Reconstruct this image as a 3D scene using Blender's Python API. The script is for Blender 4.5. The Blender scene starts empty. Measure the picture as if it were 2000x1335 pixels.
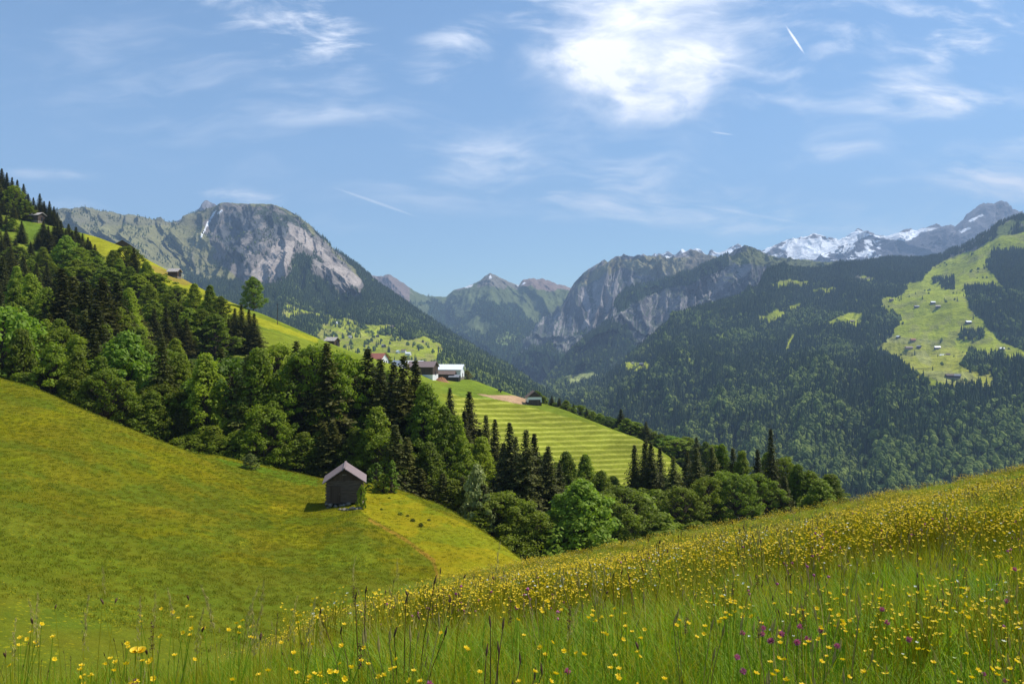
import bpy, math, random
import numpy as np
from mathutils import Vector
from mathutils.bvhtree import BVHTree
R = math.radians
F = 1555.0                      # focal length in photo pixels (photo 2000 px wide)
sc = bpy.context.scene
# ------------------------------------------------------------------ camera, world, sun, exposure
cam_d = bpy.data.cameras.new("camera"); cam = bpy.data.objects.new("camera", cam_d)
sc.collection.objects.link(cam); sc.camera = cam
cam.location = (0, 0, 0); cam.rotation_euler = (R(90), 0, 0)
cam_d.sensor_width = 36.0; cam_d.lens = 36.0 * F / 2000.0
cam_d.clip_start = 0.2; cam_d.clip_end = 60000
SUN_EL, SUN_AZ = R(56), R(70)    # azimuth measured clockwise (to the right) from the view direction
sv = Vector((math.sin(SUN_AZ)*math.cos(SUN_EL), math.cos(SUN_AZ)*math.cos(SUN_EL), math.sin(SUN_EL)))
sl = bpy.data.lights.new("sun", 'SUN'); sl.energy = 5.0; sl.angle = R(0.53); sl.color = (1.0, 0.955, 0.87)
so = bpy.data.objects.new("sun", sl); sc.collection.objects.link(so)
so.rotation_euler = sv.to_track_quat('Z', 'Y').to_euler()
sc.view_settings.view_transform = 'Standard'; sc.view_settings.look = 'None'
sc.view_settings.exposure = 0.32; sc.view_settings.gamma = 1.0
sc.view_settings.use_curve_mapping = False
sc.cycles.use_denoising = True
sc.cycles.max_bounces = 5; sc.cycles.diffuse_bounces = 3; sc.cycles.glossy_bounces = 2
sc.cycles.transmission_bounces = 3; sc.cycles.volume_bounces = 0; sc.cycles.transparent_max_bounces = 6
sc.cycles.caustics_reflective = False; sc.cycles.caustics_refractive = False

W = bpy.data.worlds.new("World"); sc.world = W; W.use_nodes = True
nt = W.node_tree; nt.nodes.clear()
class NB:                                   # small node builder
    def __init__(s, nt): s.nt = nt
    def n(s, t, **k):
        x = s.nt.nodes.new(t)
        for a, b in k.items(): setattr(x, a, b)
        return x
    def put(s, sock, v):
        if v is None: return
        if isinstance(v, bpy.types.NodeSocket): s.nt.links.new(v, sock)
        else: sock.default_value = v
    def m(s, op, a, b=None, c=None, clamp=False):
        x = s.n('ShaderNodeMath', operation=op); x.use_clamp = clamp
        s.put(x.inputs[0], a); s.put(x.inputs[1], b)
        if c is not None: s.put(x.inputs[2], c)
        return x.outputs[0]
    def ss(s, v, lo, hi):                    # smoothstep
        x = s.n('ShaderNodeMapRange', interpolation_type='SMOOTHSTEP')
        s.put(x.inputs['Value'], v); x.inputs['From Min'].default_value = lo; x.inputs['From Max'].default_value = hi
        return x.outputs[0]
    def xyz(s, a, b, c=0.0):
        x = s.n('ShaderNodeCombineXYZ'); s.put(x.inputs[0], a); s.put(x.inputs[1], b); s.put(x.inputs[2], c); return x.outputs[0]
    def noise(s, vec, scale, detail=4, rough=0.55, dist=0.0, col=False):
        x = s.n('ShaderNodeTexNoise'); s.put(x.inputs['Vector'], vec)
        x.inputs['Scale'].default_value = scale; x.inputs['Detail'].default_value = detail
        x.inputs['Roughness'].default_value = rough; x.inputs['Distortion'].default_value = dist
        return x.outputs['Color' if col else 'Fac']
    def mix(s, f, a, b, bt='MIX'):
        x = s.n('ShaderNodeMix', data_type='RGBA', blend_type=bt)
        s.put(x.inputs[0], f); s.put(x.inputs[6], a); s.put(x.inputs[7], b); return x.outputs[2]
    def ramp(s, v, stops):
        x = s.n('ShaderNodeValToRGB'); s.put(x.inputs[0], v); e = x.color_ramp.elements
        while len(e) < len(stops): e.new(0.5)
        for i, (p, c) in enumerate(stops):
            e[i].position = p; e[i].color = (c[0], c[1], c[2], 1)
        return x.outputs[0]
b = NB(nt)
sky = b.n('ShaderNodeTexSky', sky_type='NISHITA'); sky.sun_disc = False
sky.sun_elevation = SUN_EL; sky.sun_rotation = SUN_AZ; sky.altitude = 1100; sky.air_density = 1.0
sky.dust_density = 0.7; sky.ozone_density = 2.0
tc = b.n('ShaderNodeTexCoord'); sep = b.n('ShaderNodeSeparateXYZ'); nt.links.new(tc.outputs['Generated'], sep.inputs[0])
yy = b.m('MAXIMUM', sep.outputs[1], 0.05)
U = b.m('DIVIDE', sep.outputs[0], yy); V = b.m('DIVIDE', sep.outputs[2], yy)
front = b.ss(sep.outputs[1], 0.05, 0.3)
# cirrus: soft patches in the plane of the high cloud sheet, broken up by stretched noise
uv = b.xyz(U, V)
warp = b.noise(uv, 3.0, 3, 0.5, col=True)
wv = b.n('ShaderNodeVectorMath', operation='MULTIPLY_ADD'); nt.links.new(warp, wv.inputs[0])
wv.inputs[1].default_value = (0.22, 0.12, 0); nt.links.new(uv, wv.inputs[2]); uvw = wv.outputs[0]
def patch(cx, cy, rx, ry, ang, power=1.0):
    u0, v0 = (cx-1000)/F, (667.5-cy)/F; rx /= F; ry /= F; a = R(ang)
    du = b.m('SUBTRACT', U, u0); dv = b.m('SUBTRACT', V, v0)
    p = b.m('ADD', b.m('MULTIPLY', du, math.cos(a)/rx), b.m('MULTIPLY', dv, math.sin(a)/rx))
    q = b.m('ADD', b.m('MULTIPLY', du, -math.sin(a)/ry), b.m('MULTIPLY', dv, math.cos(a)/ry))
    d = b.m('ADD', b.m('MULTIPLY', p, p), b.m('MULTIPLY', q, q))
    return b.m('MULTIPLY', b.m('SUBTRACT', 1.0, b.m('MINIMUM', d, 1.0)), power), p, q
def streak(ang, sx, sy, sc_, seed):
    mp = b.n('ShaderNodeMapping'); nt.links.new(uvw, mp.inputs[0])
    mp.inputs['Rotation'].default_value = (0, 0, R(ang)); mp.inputs['Scale'].default_value = (sx, sy, 1)
    mp.inputs['Location'].default_value = (seed, seed*1.7, 0)
    return b.noise(mp.outputs[0], sc_, 8, 0.6, 0.3)
s1 = streak(14, 1.0, 3.2, 3.0, 3.1); s2 = streak(-28, 1.0, 3.4, 4.0, 7.7); fine = streak(20, 1, 1.6, 9.0, 1.3)
tot = None
def add(v):
    global tot
    tot = v if tot is None else b.m('ADD', tot, v)
def cloud(cx, cy, rx, ry, ang, st, nz, lo, hi, dens):
    g, p, q = patch(cx, cy, rx, ry, ang, st)
    v = b.m('ADD', g, b.m('MULTIPLY', b.m('SUBTRACT', nz, 0.5), 4.6))
    add(b.m('MULTIPLY', b.m('MULTIPLY', b.ss(v, lo-0.1, hi+0.5), b.ss(g, 0.0, 1.0)), dens))
w1 = streak(12, 1.0, 4.0, 6.0, 5.1); w2 = streak(-22, 1.0, 4.5, 7.0, 2.9); w3 = streak(35, 1.0, 3.0, 8.0, 9.2)
def wisp(cx, cy, rx, ry, ang, nz, dens, lo=.56, hi=.90):
    g, p, q = patch(cx, cy, rx, ry, ang, 1.0)
    add(b.m('MULTIPLY', b.m('MULTIPLY', b.ss(b.m('ADD', nz, b.m('MULTIPLY', g, 0.16)), lo, hi), b.m('POWER', g, 1.3)), dens))
w4 = streak(-20, 1.0, 2.2, 5.0, 6.4)
cloud(1255, 90, 300, 190, 8, 1.6, fine, 0.3, 2.2, 0.8)
cloud(1250, 130, 260, 130, 15, 1.6, w4, 0.3, 2.2, 0.5)
cloud(1310, 165, 170, 90, 25, 1.6, fine, 0.1, 1.6, 0.6)
cloud(1120, 110, 240, 90, -32, 1.3, w4, 0.4, 1.9, 0.9)
cloud(1090, 20, 260, 70, -12, 1.2, w2, 0.5, 1.9, 0.6)
cloud(1200, 0, 330, 70, -3, 1.1, w4, 0.5, 1.8, 0.6)
wisp(880, 95, 150, 80, 35, w3, .7); wisp(520, 20, 330, 110, -25, w2, .75); wisp(650, 60, 160, 60, -30, w2, .6)
wisp(640, 218, 300, 34, 2, w1, .5); wisp(1930, 20, 240, 120, 32, w3, 1.2)
wisp(1810, 185, 300, 70, 3, w1, .9); wisp(1900, 195, 130, 45, 12, w3, .8); wisp(1250, 375, 620, 110, -9, w2, .6)
wisp(1400, 420, 420, 60, -8, w1, .6); wisp(1660, 298, 180, 50, 10, w1, .8); wisp(1690, 350, 90, 25, 0, w1, .5); wisp(1930, 370, 330, 120, 14, w3, 1.0, .50, .9)
wisp(470, 388, 130, 34, -8, w2, .9); wisp(190, 405, 170, 26, -6, w1, .8); wisp(110, 340, 150, 22, 0, w1, .5); wisp(860, 290, 420, 90, -25, w2, .2)
wisp(320, 150, 620, 260, -18, w2, .2); wisp(1500, 60, 520, 220, 25, w3, .5); wisp(960, 330, 500, 130, 15, w1, .4); wisp(1750, 120, 420, 200, 30, w3, .4)
def trail(x0, y0, x1, y1, w, dens):
    cx, cy = (x0+x1)/2, (y0+y1)/2; L = math.hypot(x1-x0, y1-y0)/2; a = math.degrees(math.atan2(-(y1-y0), x1-x0))
    g, p, q = patch(cx, cy, L, w, a, 1.0); add(b.m('MULTIPLY', b.ss(g, 0.0, 0.9), dens))
trail(1533, 48, 1573, 108, 3.2, 0.9); trail(640, 362, 828, 428, 3.5, 0.28); trail(1385, 257, 1436, 264, 2.0, 0.35)
trail(1330, 395, 1600, 442, 4.0, 0.14)
cl = b.m('MULTIPLY', b.m('MINIMUM', tot, 1.0), front)
skyc = b.mix(1.0, sky.outputs[0], (0.90, 1.06, 1.10, 1), 'MULTIPLY')
col = b.mix(cl, skyc, (9.6, 9.6, 9.9, 1))
bg = b.n('ShaderNodeBackground'); nt.links.new(col, bg.inputs[0]); bg.inputs[1].default_value = 0.13
wo = b.n('ShaderNodeOutputWorld'); nt.links.new(bg.outputs[0], wo.inputs[0])

# ------------------------------------------------------------------ helpers
rng = np.random.default_rng(7); random.seed(7)
def tag(o, label=None, cat=None, group=None, kind=None):
    if label: o['label'] = label
    if cat: o['category'] = cat
    if group: o['group'] = group
    if kind: o['kind'] = kind
    return o
def hash2(ix, iy, s):
    h = (ix.astype(np.int64)*374761393 + iy.astype(np.int64)*668265263 + s*974634777) & 0x7fffffff
    h = ((h ^ (h >> 13)) * 1274126177) & 0x7fffffff
    return ((h ^ (h >> 16)) & 0xffff) / 65535.0
def vn(x, y, s=0):
    x = np.asarray(x, float); y = np.asarray(y, float)
    ix = np.floor(x); iy = np.floor(y); fx = x-ix; fy = y-iy
    fx = fx*fx*fx*(fx*(fx*6-15)+10); fy = fy*fy*fy*(fy*(fy*6-15)+10)
    a = hash2(ix, iy, s); c = hash2(ix+1, iy, s); d = hash2(ix, iy+1, s); e = hash2(ix+1, iy+1, s)
    return (a+(c-a)*fx)*(1-fy) + (d+(e-d)*fx)*fy
def fbm(x, y, o=5, s=0, g=0.5):
    t = 0; a = 1; n = 0
    for k in range(o):
        t = t + a*(vn(x*2**k+k*17.3, y*2**k+k*9.1, s+k)*2-1); n += a; a *= g
    return t/n
def ridged(x, y, o=5, s=0, g=0.55):
    t = 0; a = 1; n = 0
    for k in range(o):
        v = 1-np.abs(vn(x*2**k+k*17.3, y*2**k+k*9.1, s+k)*2-1)
        t = t + a*v*v; n += a; a *= g
    return t/n
def sst(x, a, b_):
    t = np.clip((x-a)/(b_-a), 0, 1); return t*t*(3-2*t)
def at(px, py, d): return ((px-1000)/F*d, d, (667.5-py)/F*d)
def mesh_np(name, V_, F4, mats=(), smooth=True, cols=None, matidx=None):
    V_ = np.asarray(V_, np.float32); F4 = np.asarray(F4, np.int32); k = F4.shape[1]
    me = bpy.data.meshes.new(name); me.vertices.add(len(V_)); me.vertices.foreach_set('co', V_.ravel())
    me.loops.add(F4.size); me.loops.foreach_set('vertex_index', F4.ravel())
    me.polygons.add(len(F4)); me.polygons.foreach_set('loop_start', np.arange(0, F4.size, k, dtype=np.int32))
    me.polygons.foreach_set('use_smooth', np.full(len(F4), smooth))
    if matidx is not None: me.polygons.foreach_set('material_index', np.asarray(matidx, np.int32))
    if cols is not None:
        ca = me.color_attributes.new('Col', 'FLOAT_COLOR', 'POINT')
        c4 = np.ones((len(V_), 4), np.float32); c4[:, :cols.shape[1]] = cols; ca.data.foreach_set('color', c4.ravel())
    for m_ in mats: me.materials.append(m_)
    me.update(calc_edges=True); me.validate(clean_customdata=False) if False else None
    return me
def link(name, me, parent=None, loc=None):
    o = bpy.data.objects.new(name, me); sc.collection.objects.link(o)
    if parent: o.parent = parent
    if loc is not None: o.location = loc
    return o
def grid_faces(nu, nv):
    i = np.arange(nu*nv).reshape(nu, nv)
    return np.stack([i[:-1, :-1], i[1:, :-1], i[1:, 1:], i[:-1, 1:]], -1).reshape(-1, 4)
def pchip(ts, ys, t):
    """ys: (K, N) values at knots ts; returns (len(t), N) monotone cubic"""
    ts = np.asarray(ts, float); h = np.diff(ts)[:, None]; dl = np.diff(ys, axis=0)/h
    m_ = np.zeros_like(ys); m_[0] = dl[0]; m_[-1] = dl[-1]
    for k in range(1, len(ts)-1):
        a, c = dl[k-1], dl[k]; ok = a*c > 0
        m_[k] = np.where(ok, 2*a*c/np.where(ok, a+c, 1), 0)
    k = np.clip(np.searchsorted(ts, t, side='right')-1, 0, len(ts)-2)
    u = ((t-ts[k])/np.diff(ts)[k])[:, None]; hh = h[k]
    return ((1+2*u)*(1-u)**2*ys[k] + u*(1-u)**2*hh*m_[k] + u*u*(3-2*u)*ys[k+1] + u*u*(u-1)*hh*m_[k+1])
def inpoly(x, y, P):
    P = np.asarray(P, float); c = np.zeros(x.shape, bool); j = len(P)-1
    for i in range(len(P)):
        xi, yi = P[i]; xj, yj = P[j]
        if yi != yj:
            c ^= ((yi > y) != (yj > y)) & (x < (xj-xi)*(y-yi)/(yj-yi)+xi)
        j = i
    return c
class Terrain: pass
def loft(name, curves, px0, px1, nu, segs, disp, smooth_curve=0):
    """a slope lofted through depth curves; each curve is (photo column, row, distance in metres)"""
    us = np.linspace(px0, px1, nu); Z = []; D = []
    for c in curves:
        c = np.array(c, float); py = np.interp(us, c[:, 0], c[:, 1]); d = np.interp(us, c[:, 0], c[:, 2])
        if smooth_curve:
            k = smooth_curve; ker = np.hanning(2*k+1); ker /= ker.sum()
            py = np.convolve(np.pad(py, k, 'edge'), ker, 'valid'); d = np.convolve(np.pad(d, k*3, 'edge'), np.hanning(6*k+1)/np.hanning(6*k+1).sum(), 'valid')
        Z.append((667.5-py)/F*d); D.append(d)
    ts = np.arange(len(curves), dtype=float)
    t = np.concatenate([np.linspace(i, i+1, n, endpoint=False) for i, n in enumerate(segs)] + [[len(curves)-1]])
    z = pchip(ts, np.array(Z), t); d = pchip(ts, np.array(D), t)
    u = np.broadcast_to(us[None], z.shape); tt = np.broadcast_to(t[:, None], z.shape)
    x = (u-1000)/F*d
    if disp is not None: x, d, z = disp(x, d.copy(), z.copy(), u, tt)
    T = Terrain(); T.name = name; T.x, T.y, T.z, T.t, T.u = x, d, z, tt, u
    T.px = x/d*F+1000; T.py = 667.5-z/d*F; T.shape = z.shape
    nrm = np.cross(np.stack(np.gradient(x, axis=1)+0*x, -1) if False else np.stack([np.gradient(a, axis=1) for a in (x, d, z)], -1),
                   np.stack([np.gradient(a, axis=0) for a in (x, d, z)], -1))
    nrm /= np.linalg.norm(nrm, axis=-1, keepdims=True)+1e-9
    nrm *= np.sign(nrm[..., 2:3]+1e-9); T.n = nrm
    return T
def build_terrain(T, mat, cols=None, kind='structure', label=None):
    V_ = np.stack([T.x, T.y, T.z], -1).reshape(-1, 3); n0, n1 = T.shape
    Fc = grid_faces(n0, n1)[:, ::-1]
    me = mesh_np(T.name, V_, Fc, [mat], True, None if cols is None else cols.reshape(-1, cols.shape[-1]))
    o = link(T.name, me); tag(o, label, None, None, kind); T.obj = o
    return o
def jpoly(T, P, jit=6, fr=0.05, s=0, base=None):
    """mask of a land-cover patch with a ragged natural edge"""
    jx = fbm(T.u*fr, T.t*60*fr*4, 4, s)*jit; jy = fbm(T.u*fr+50, T.t*60*fr*4+9, 4, s+3)*jit
    return inpoly(T.px+jx, T.py+jy, P)
def put(col, mask, c, a=1.0):
    m_ = (np.asarray(mask, float)*a)[..., None]; col[...] = col*(1-m_) + np.asarray(c, float)*m_

# ------------------------------------------------------------------ materials
def new_mat(name):
    m_ = bpy.data.materials.new(name); m_.use_nodes = True; m_.node_tree.nodes.clear(); return m_, NB(m_.node_tree)
def principled(b, base, rough=0.9, spec=0.2, normal=None, out=True):
    p = b.n('ShaderNodeBsdfPrincipled'); b.put(p.inputs['Base Color'], base); b.put(p.inputs['Roughness'], rough)
    p.inputs['Specular IOR Level'].default_value = spec
    if normal is not None: b.put(p.inputs['Normal'], normal)
    if out:
        o = b.n('ShaderNodeOutputMaterial'); b.nt.links.new(p.outputs[0], o.inputs[0])
    return p
def obj_co(b): return b.n('ShaderNodeTexCoord').outputs['Object']
def bump(b, h, dist, strength=1.0):
    x = b.n('ShaderNodeBump'); b.put(x.inputs['Height'], h); x.inputs['Distance'].default_value = dist
    x.inputs['Strength'].default_value = strength; return x.outputs[0]
def terrain_mat(name, scales, var=0.35, bumpd=None, speck=None, hue=None):
    """vertex colour of the land cover varied by noise at several sizes (metres)"""
    m_, b = new_mat(name); co = obj_co(b)
    c = b.n('ShaderNodeVertexColor'); c.layer_name = 'Col'; colr = c.outputs[0]
    for i, s in enumerate(scales):
        n_ = b.noise(co, 1.0/s, 5, 0.6, 0.2)
        f = b.n('ShaderNodeMapRange'); b.put(f.inputs[0], n_); f.inputs[1].default_value = 0.3; f.inputs[2].default_value = 0.7
        f.inputs[3].default_value = 1-var; f.inputs[4].default_value = 1+var
        cc = b.n('ShaderNodeCombineColor'); b.put(cc.inputs[0], f.outputs[0]); b.put(cc.inputs[1], f.outputs[0]); b.put(cc.inputs[2], f.outputs[0])
        colr = b.mix(1.0, colr, cc.outputs[0], 'MULTIPLY')
    if hue:
        hs, ha, hb = hue; n_ = b.noise(co, 1.0/hs, 4, 0.55)
        colr = b.mix(1.0, colr, b.ramp(n_, [(0.35, ha), (0.65, hb)]), 'MULTIPLY')
    if speck:
        for (ss_, th, cc, am) in speck:
            n_ = b.noise(co, 1.0/ss_, 2, 0.5); big = b.noise(co, 1.0/(ss_*40), 3, 0.6)
            v = b.m('ADD', n_, b.m('MULTIPLY', b.m('SUBTRACT', big, 0.5), 0.5))
            colr = b.mix(b.m('MULTIPLY', b.ss(v, th, th+0.05), am), colr, (*cc, 1))
    nrm = None
    if bumpd:
        h = b.noise(co, 1.0/bumpd[0], 6, 0.65); nrm = bump(b, h, bumpd[1])
    principled(b, colr, 1.0, 0.0, nrm); return m_
def leaf_mat(name, base, trans=0.35, var=0.35, spec=0.25, alt=None):
    m_, b = new_mat(name); oi = b.n('ShaderNodeObjectInfo'); co = obj_co(b)
    n_ = b.noise(co, 0.45, 3, 0.6)
    geo = b.n('ShaderNodeNewGeometry')
    r = b.m('ADD', b.m('MULTIPLY', oi.outputs['Random'], 0.5), b.m('MULTIPLY', geo.outputs['Random Per Island'], 0.5))
    v = b.m('ADD', b.m('MULTIPLY', n_, 0.5), b.m('MULTIPLY', r, 0.5))
    hi = [min(1, c*(1+var)) for c in base]; lo = [c*(1-var) for c in base]
    if alt: hi = alt
    c = b.ramp(v, [(0.25, lo), (0.75, hi)])
    c = b.mix(1.0, c, oi.outputs['Color'], 'MULTIPLY')
    p = principled(b, c, 0.6, spec, out=False)
    t = b.n('ShaderNodeBsdfTranslucent'); b.put(t.inputs[0], b.mix(1.0, c, (1.25, 1.35, 0.6, 1), 'MULTIPLY'))
    ms = b.n('ShaderNodeMixShader'); ms.inputs[0].default_value = trans
    b.nt.links.new(p.outputs[0], ms.inputs[1]); b.nt.links.new(t.outputs[0], ms.inputs[2])
    o = b.n('ShaderNodeOutputMaterial'); b.nt.links.new(ms.outputs[0], o.inputs[0]); return m_
def plain_mat(name, c, rough=0.8, spec=0.3, nscale=3.0, var=0.2, bumpd=0.0, metal=0.0, stretch=(1, 1, 1)):
    m_, b = new_mat(name); mp = b.n('ShaderNodeMapping'); b.put(mp.inputs[0], obj_co(b)); mp.inputs['Scale'].default_value = stretch
    n_ = b.noise(mp.outputs[0], nscale, 6, 0.62)
    cc = b.ramp(n_, [(0.3, [x*(1-var) for x in c]), (0.7, [min(1, x*(1+var)) for x in c])])
    p = principled(b, cc, rough, spec, bump(b, n_, bumpd) if bumpd else None); p.inputs['Metallic'].default_value = metal
    return m_

GRASS = (0.115, 0.165, 0.018); DARKG = (0.075, 0.125, 0.018); YELG = (0.23, 0.235, 0.02)
FOREST = (0.028, 0.052, 0.018); FOREST_L = (0.05, 0.085, 0.025)
ROCK = (0.24, 0.225, 0.225); DROCK = (0.115, 0.11, 0.12); SCREE = (0.42, 0.36, 0.32); OLIVE = (0.21, 0.205, 0.085); SNOW = (0.93, 0.95, 0.98)
FMEADOW = (0.30, 0.335, 0.028)
mat_far = terrain_mat("mountain_ground", (300, 60, 14), 0.22, (25, 14))
mat_mid = terrain_mat("pasture_ground", (30, 5, 0.9), 0.2, (1.2, 0.25), None)
mat_near = terrain_mat("meadow_ground", (9, 1.6, 0.35), 0.13, (0.3, 0.14), [(0.22, 0.68, (0.4, 0.33, 0.01), 0.5)], (6.0, (0.92, 1.02, 0.9), (1.14, 1.0, 0.9)))

# ------------------------------------------------------------------ far mountains
def gully(u, t, fu, ft, s, warp=0.6):
    if fu > 0.015 and s in (71, 31, 11, 51, 61): return 0.5*_g(u+38*t, t, fu, ft, s, warp)+0.5*_g(u-46*t, t, fu*1.3, ft, s+3, warp)
    return _g(u, t, fu, ft, s, warp)
def _g(u, t, fu, ft, s, warp=0.6):
    w = fbm(u*fu*0.5, t*ft*0.7, 3, s+20)*warp
    return ridged(u*fu+w, t*ft+w*0.5, 6, s, 0.46)
def disp_m(amp, fu, ft, s, crest, fall=0.35, jag=0.0, big=0.0):
    def f(x, d, z, u, t):
        g = gully(u, t, fu, ft, s)-0.45
        k = 1-np.exp(-((t-crest)/fall)**2)                      # full relief away from the skyline
        if s == 31: k = k*(0.2+0.8*sst(t, 2.2, 3.3))
        iso = fbm(x/260., d/260., 6, s+5, 0.55)
        z = z + amp*(g*k + 0.45*iso*k)
        d = d - big*(0.6*gully(u+150*t, t, fu*0.5, ft*0.5, s+40)+0.4*gully(u-60*t, t, fu*0.6, ft*0.7, s+47)-0.45)*k - 2.2*amp*g*k
        if jag:
            z = z + jag*fbm(u*0.09, t*3, 6, s+9, 0.65)*(1-k)
        return x, d, z
    return f
# snowy range, farthest
M5c = [(1180,520),(1240,510),(1268,503),(1280,497),(1292,500),(1305,492),(1318,498),(1332,488),(1345,495),(1355,487),(1368,490),(1380,500),(1390,490),(1404,494),(1420,488),(1440,480),(1452,488),(1465,492),(1485,494),(1500,486),(1515,478),(1530,471),(1545,468),(1558,463),(1570,466),(1585,459),(1600,461),(1615,465),(1628,466),(1640,470),(1652,464),(1663,455),(1675,447),(1690,452),(1705,456),(1722,463),(1740,459),(1760,453),(1780,448),(1800,449),(1812,443),(1828,441),(1840,446),(1852,441),(1865,443),(1878,431),(1890,420),(1900,410),(1915,402),(1930,397),(1942,398),(1954,391),(1965,398),(1978,408),(1990,414),(2040,430),(2120,425),(2300,440)]
M5 = loft('snowy_mountains', [[(p, 660, 7600) for p in (1150, 2300)], [(1150,600,8300),(2300,575,8300)], [(1150,545,9100),(1500,525,9100),(1900,490,9100),(2300,500,9100)],
     [(p, q, 10200) for p, q in M5c], [(p, q+60, 11500) for p, q in M5c], [(p, 640, 12500) for p in (1150, 2300)]],
     1180, 2300, 620, (30, 50, 130, 30, 12), disp_m(110, 0.022, 1.1, 11, 3, 0.22, 45, 500))
c5 = np.zeros(M5.shape+(3,)); put(c5, np.ones(M5.shape), (0.2, 0.19, 0.2))
put(c5, fbm(M5.u*0.05, M5.t*6, 4, 5) > 0.15, DROCK, 0.6); put(c5, jpoly(M5, [(1480,540),(1600,500),(1690,460),(1750,470),(1850,446),(1900,480),(1900,560),(1480,560)], 6, .05, 31), (0.12, 0.115, 0.13))
sn = (M5.n[..., 2] > 0.50) & (M5.py < 505 + 14*fbm(M5.u*0.03, M5.t*5, 4, 77))
snp = np.zeros(M5.shape, bool)
for P in ([(1522,484),(1540,470),(1560,466),(1600,464),(1625,470),(1668,452),(1700,456),(1665,474),(1625,488),(1590,506),(1535,512),(1540,492)], [(1585,470),(1640,474),(1600,500),(1560,505)],
          [(1715,462),(1790,447),(1835,444),(1800,455),(1775,470),(1740,468)], [(1872,452),(1893,443),(1896,446),(1878,455)],
          [(1890,432),(1915,417),(1920,420),(1896,434)], [(1275,505),(1345,495),(1340,503)], [(1385,512),(1400,492),(1440,482),(1460,492),(1430,498),(1400,512)]):
    snp |= jpoly(M5, P, 4, 0.06, 33)
put(c5, snp | (sn & (M5.px < 1720) & (M5.px > 1270) & (fbm(M5.u*0.08, M5.t*9, 4, 8) > 0.02)), SNOW)
build_terrain(M5, mat_far, c5)
# centre range
M2c = [(640,500),(700,528),(728,538),(748,541),(760,536),(772,543),(790,556),(812,570),(832,578),(850,579),(872,579),(885,568),(905,562),(925,556),(940,546),(950,538),(957,533),(966,538),(980,545),(996,552),(1012,557),(1022,547),(1035,544),(1050,546),(1060,544),(1075,549),(1090,556),(1102,558),(1112,561),(1150,575),(1250,610)]
M2 = loft('central_mountains', [[(640,800,4200),(1250,800,4200)], [(640,700,5200),(900,705,5200),(1000,700,5000),(1250,720,5200)],
     [(640,600,6800),(800,640,6300),(870,645,7000),(960,600,6700),(1060,640,6600),(1250,650,6600)], [(p, q, 8200) for p, q in M2c], [(p, q+60, 9200) for p, q in M2c], [(640,700,10000),(1250,700,10000)]],
     640, 1250, 520, (20, 70, 90, 26, 10), disp_m(80, 0.018, 0.9, 51, 3, 0.25, 18, 500))
c2 = np.zeros(M2.shape+(3,)); put(c2, np.ones(M2.shape), (0.125, 0.15, 0.06))
nz = fbm(M2.u*0.03, M2.t*5, 5, 3)
put(c2, (M2.py < 562+nz*30), (0.21, 0.19, 0.15)); 
put(c2, (M2.px < 800) & (M2.py < 585+nz*30), (0.22, 0.17, 0.15)); put(c2, (M2.px > 1020) & (M2.py < 565+nz*20), (0.24, 0.18, 0.155))
F2 = (M2.py > 655+nz*40) | (jpoly(M2, [(840,580),(880,600),(900,630),(870,650),(840,610)], 8, .05, 2)) | jpoly(M2, [(770,590),(800,600),(860,640),(900,690),(820,660),(770,610)], 10, .05, 4) | jpoly(M2, [(930,580),(1010,600),(1060,640),(1040,680),(980,650),(920,610)], 14, .06, 7) | ((nz > 0.12) & (M2.py > 590))
put(c2, F2, FOREST); put(c2, jpoly(M2, [(965,655),(990,648),(1010,660),(1005,672),(985,674),(968,668)], 5, .05, 6), (0.22,0.28,0.08))
put(c2, jpoly(M2, [(905,560),(925,556),(922,560),(912,563)], 2) | jpoly(M2, [(954,540),(958,537),(960,543),(956,545)], 1) | jpoly(M2, [(1018,556),(1024,550),(1028,551),(1022,556)], 1.5)
     | ((nz > 0.40) & (M2.py > 548) & (M2.py < 582) & (M2.px > 900) & (M2.px < 1080)), SNOW)
build_terrain(M2, mat_far, c2)
# rocky mountain right of centre
M3c = [(900,760),(960,722),(1000,683),(1030,655),(1060,628),(1085,610),(1100,596),(1112,575),(1122,555),(1132,543),(1148,530),(1165,517),(1180,508),(1190,512),(1205,503),(1218,500),(1232,506),(1250,504),(1275,504),(1300,506),(1325,500),(1340,492),(1352,486),(1365,492),(1380,500),(1400,510),(1440,530),(1500,560),(1600,600)]
M3 = loft('rocky_mountain', [[(900,860,3600),(1600,820,3600)], [(900,800,4000),(1050,760,4300),(1200,730,4500),(1600,720,4500)],
     [(900,775,4600),(1000,715,4900),(1100,660,5100),(1200,610,5300),(1300,590,5400),(1600,650,5400)], [(p, q, 6600) for p, q in M3c], [(p, q+70, 7600) for p, q in M3c], [(900,760,8400),(1600,700,8400)]],
     900, 1600, 620, (20, 70, 120, 26, 10), disp_m(150, 0.020, 0.9, 71, 3, 0.16, 14, 700))
c3 = np.zeros(M3.shape+(3,)); put(c3, np.ones(M3.shape), (0.27, 0.255, 0.26))
nz = fbm(M3.u*0.035, M3.t*4, 5, 13)
put(c3, nz > 0.08, DROCK); put(c3, (M3.n[..., 2] > 0.62) & (M3.py > 530), (0.07, 0.09, 0.055), 0.8)
put(c3, jpoly(M3, [(1130,552),(1170,515),(1215,502),(1400,500),(1500,560),(1300,560),(1260,540),(1215,520),(1150,545)], 10, .04, 8), (0.235, 0.215, 0.115))
put(c3, jpoly(M3, [(1350,488),(1366,492),(1400,510),(1400,540),(1330,540)], 8, .05, 19), (0.16, 0.14, 0.10))
put(c3, jpoly(M3, [(1134,560),(1142,560),(1150,585),(1158,615),(1150,640),(1138,640),(1146,610),(1136,590)], 4, .08, 21), (0.36, 0.33, 0.32))
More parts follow.
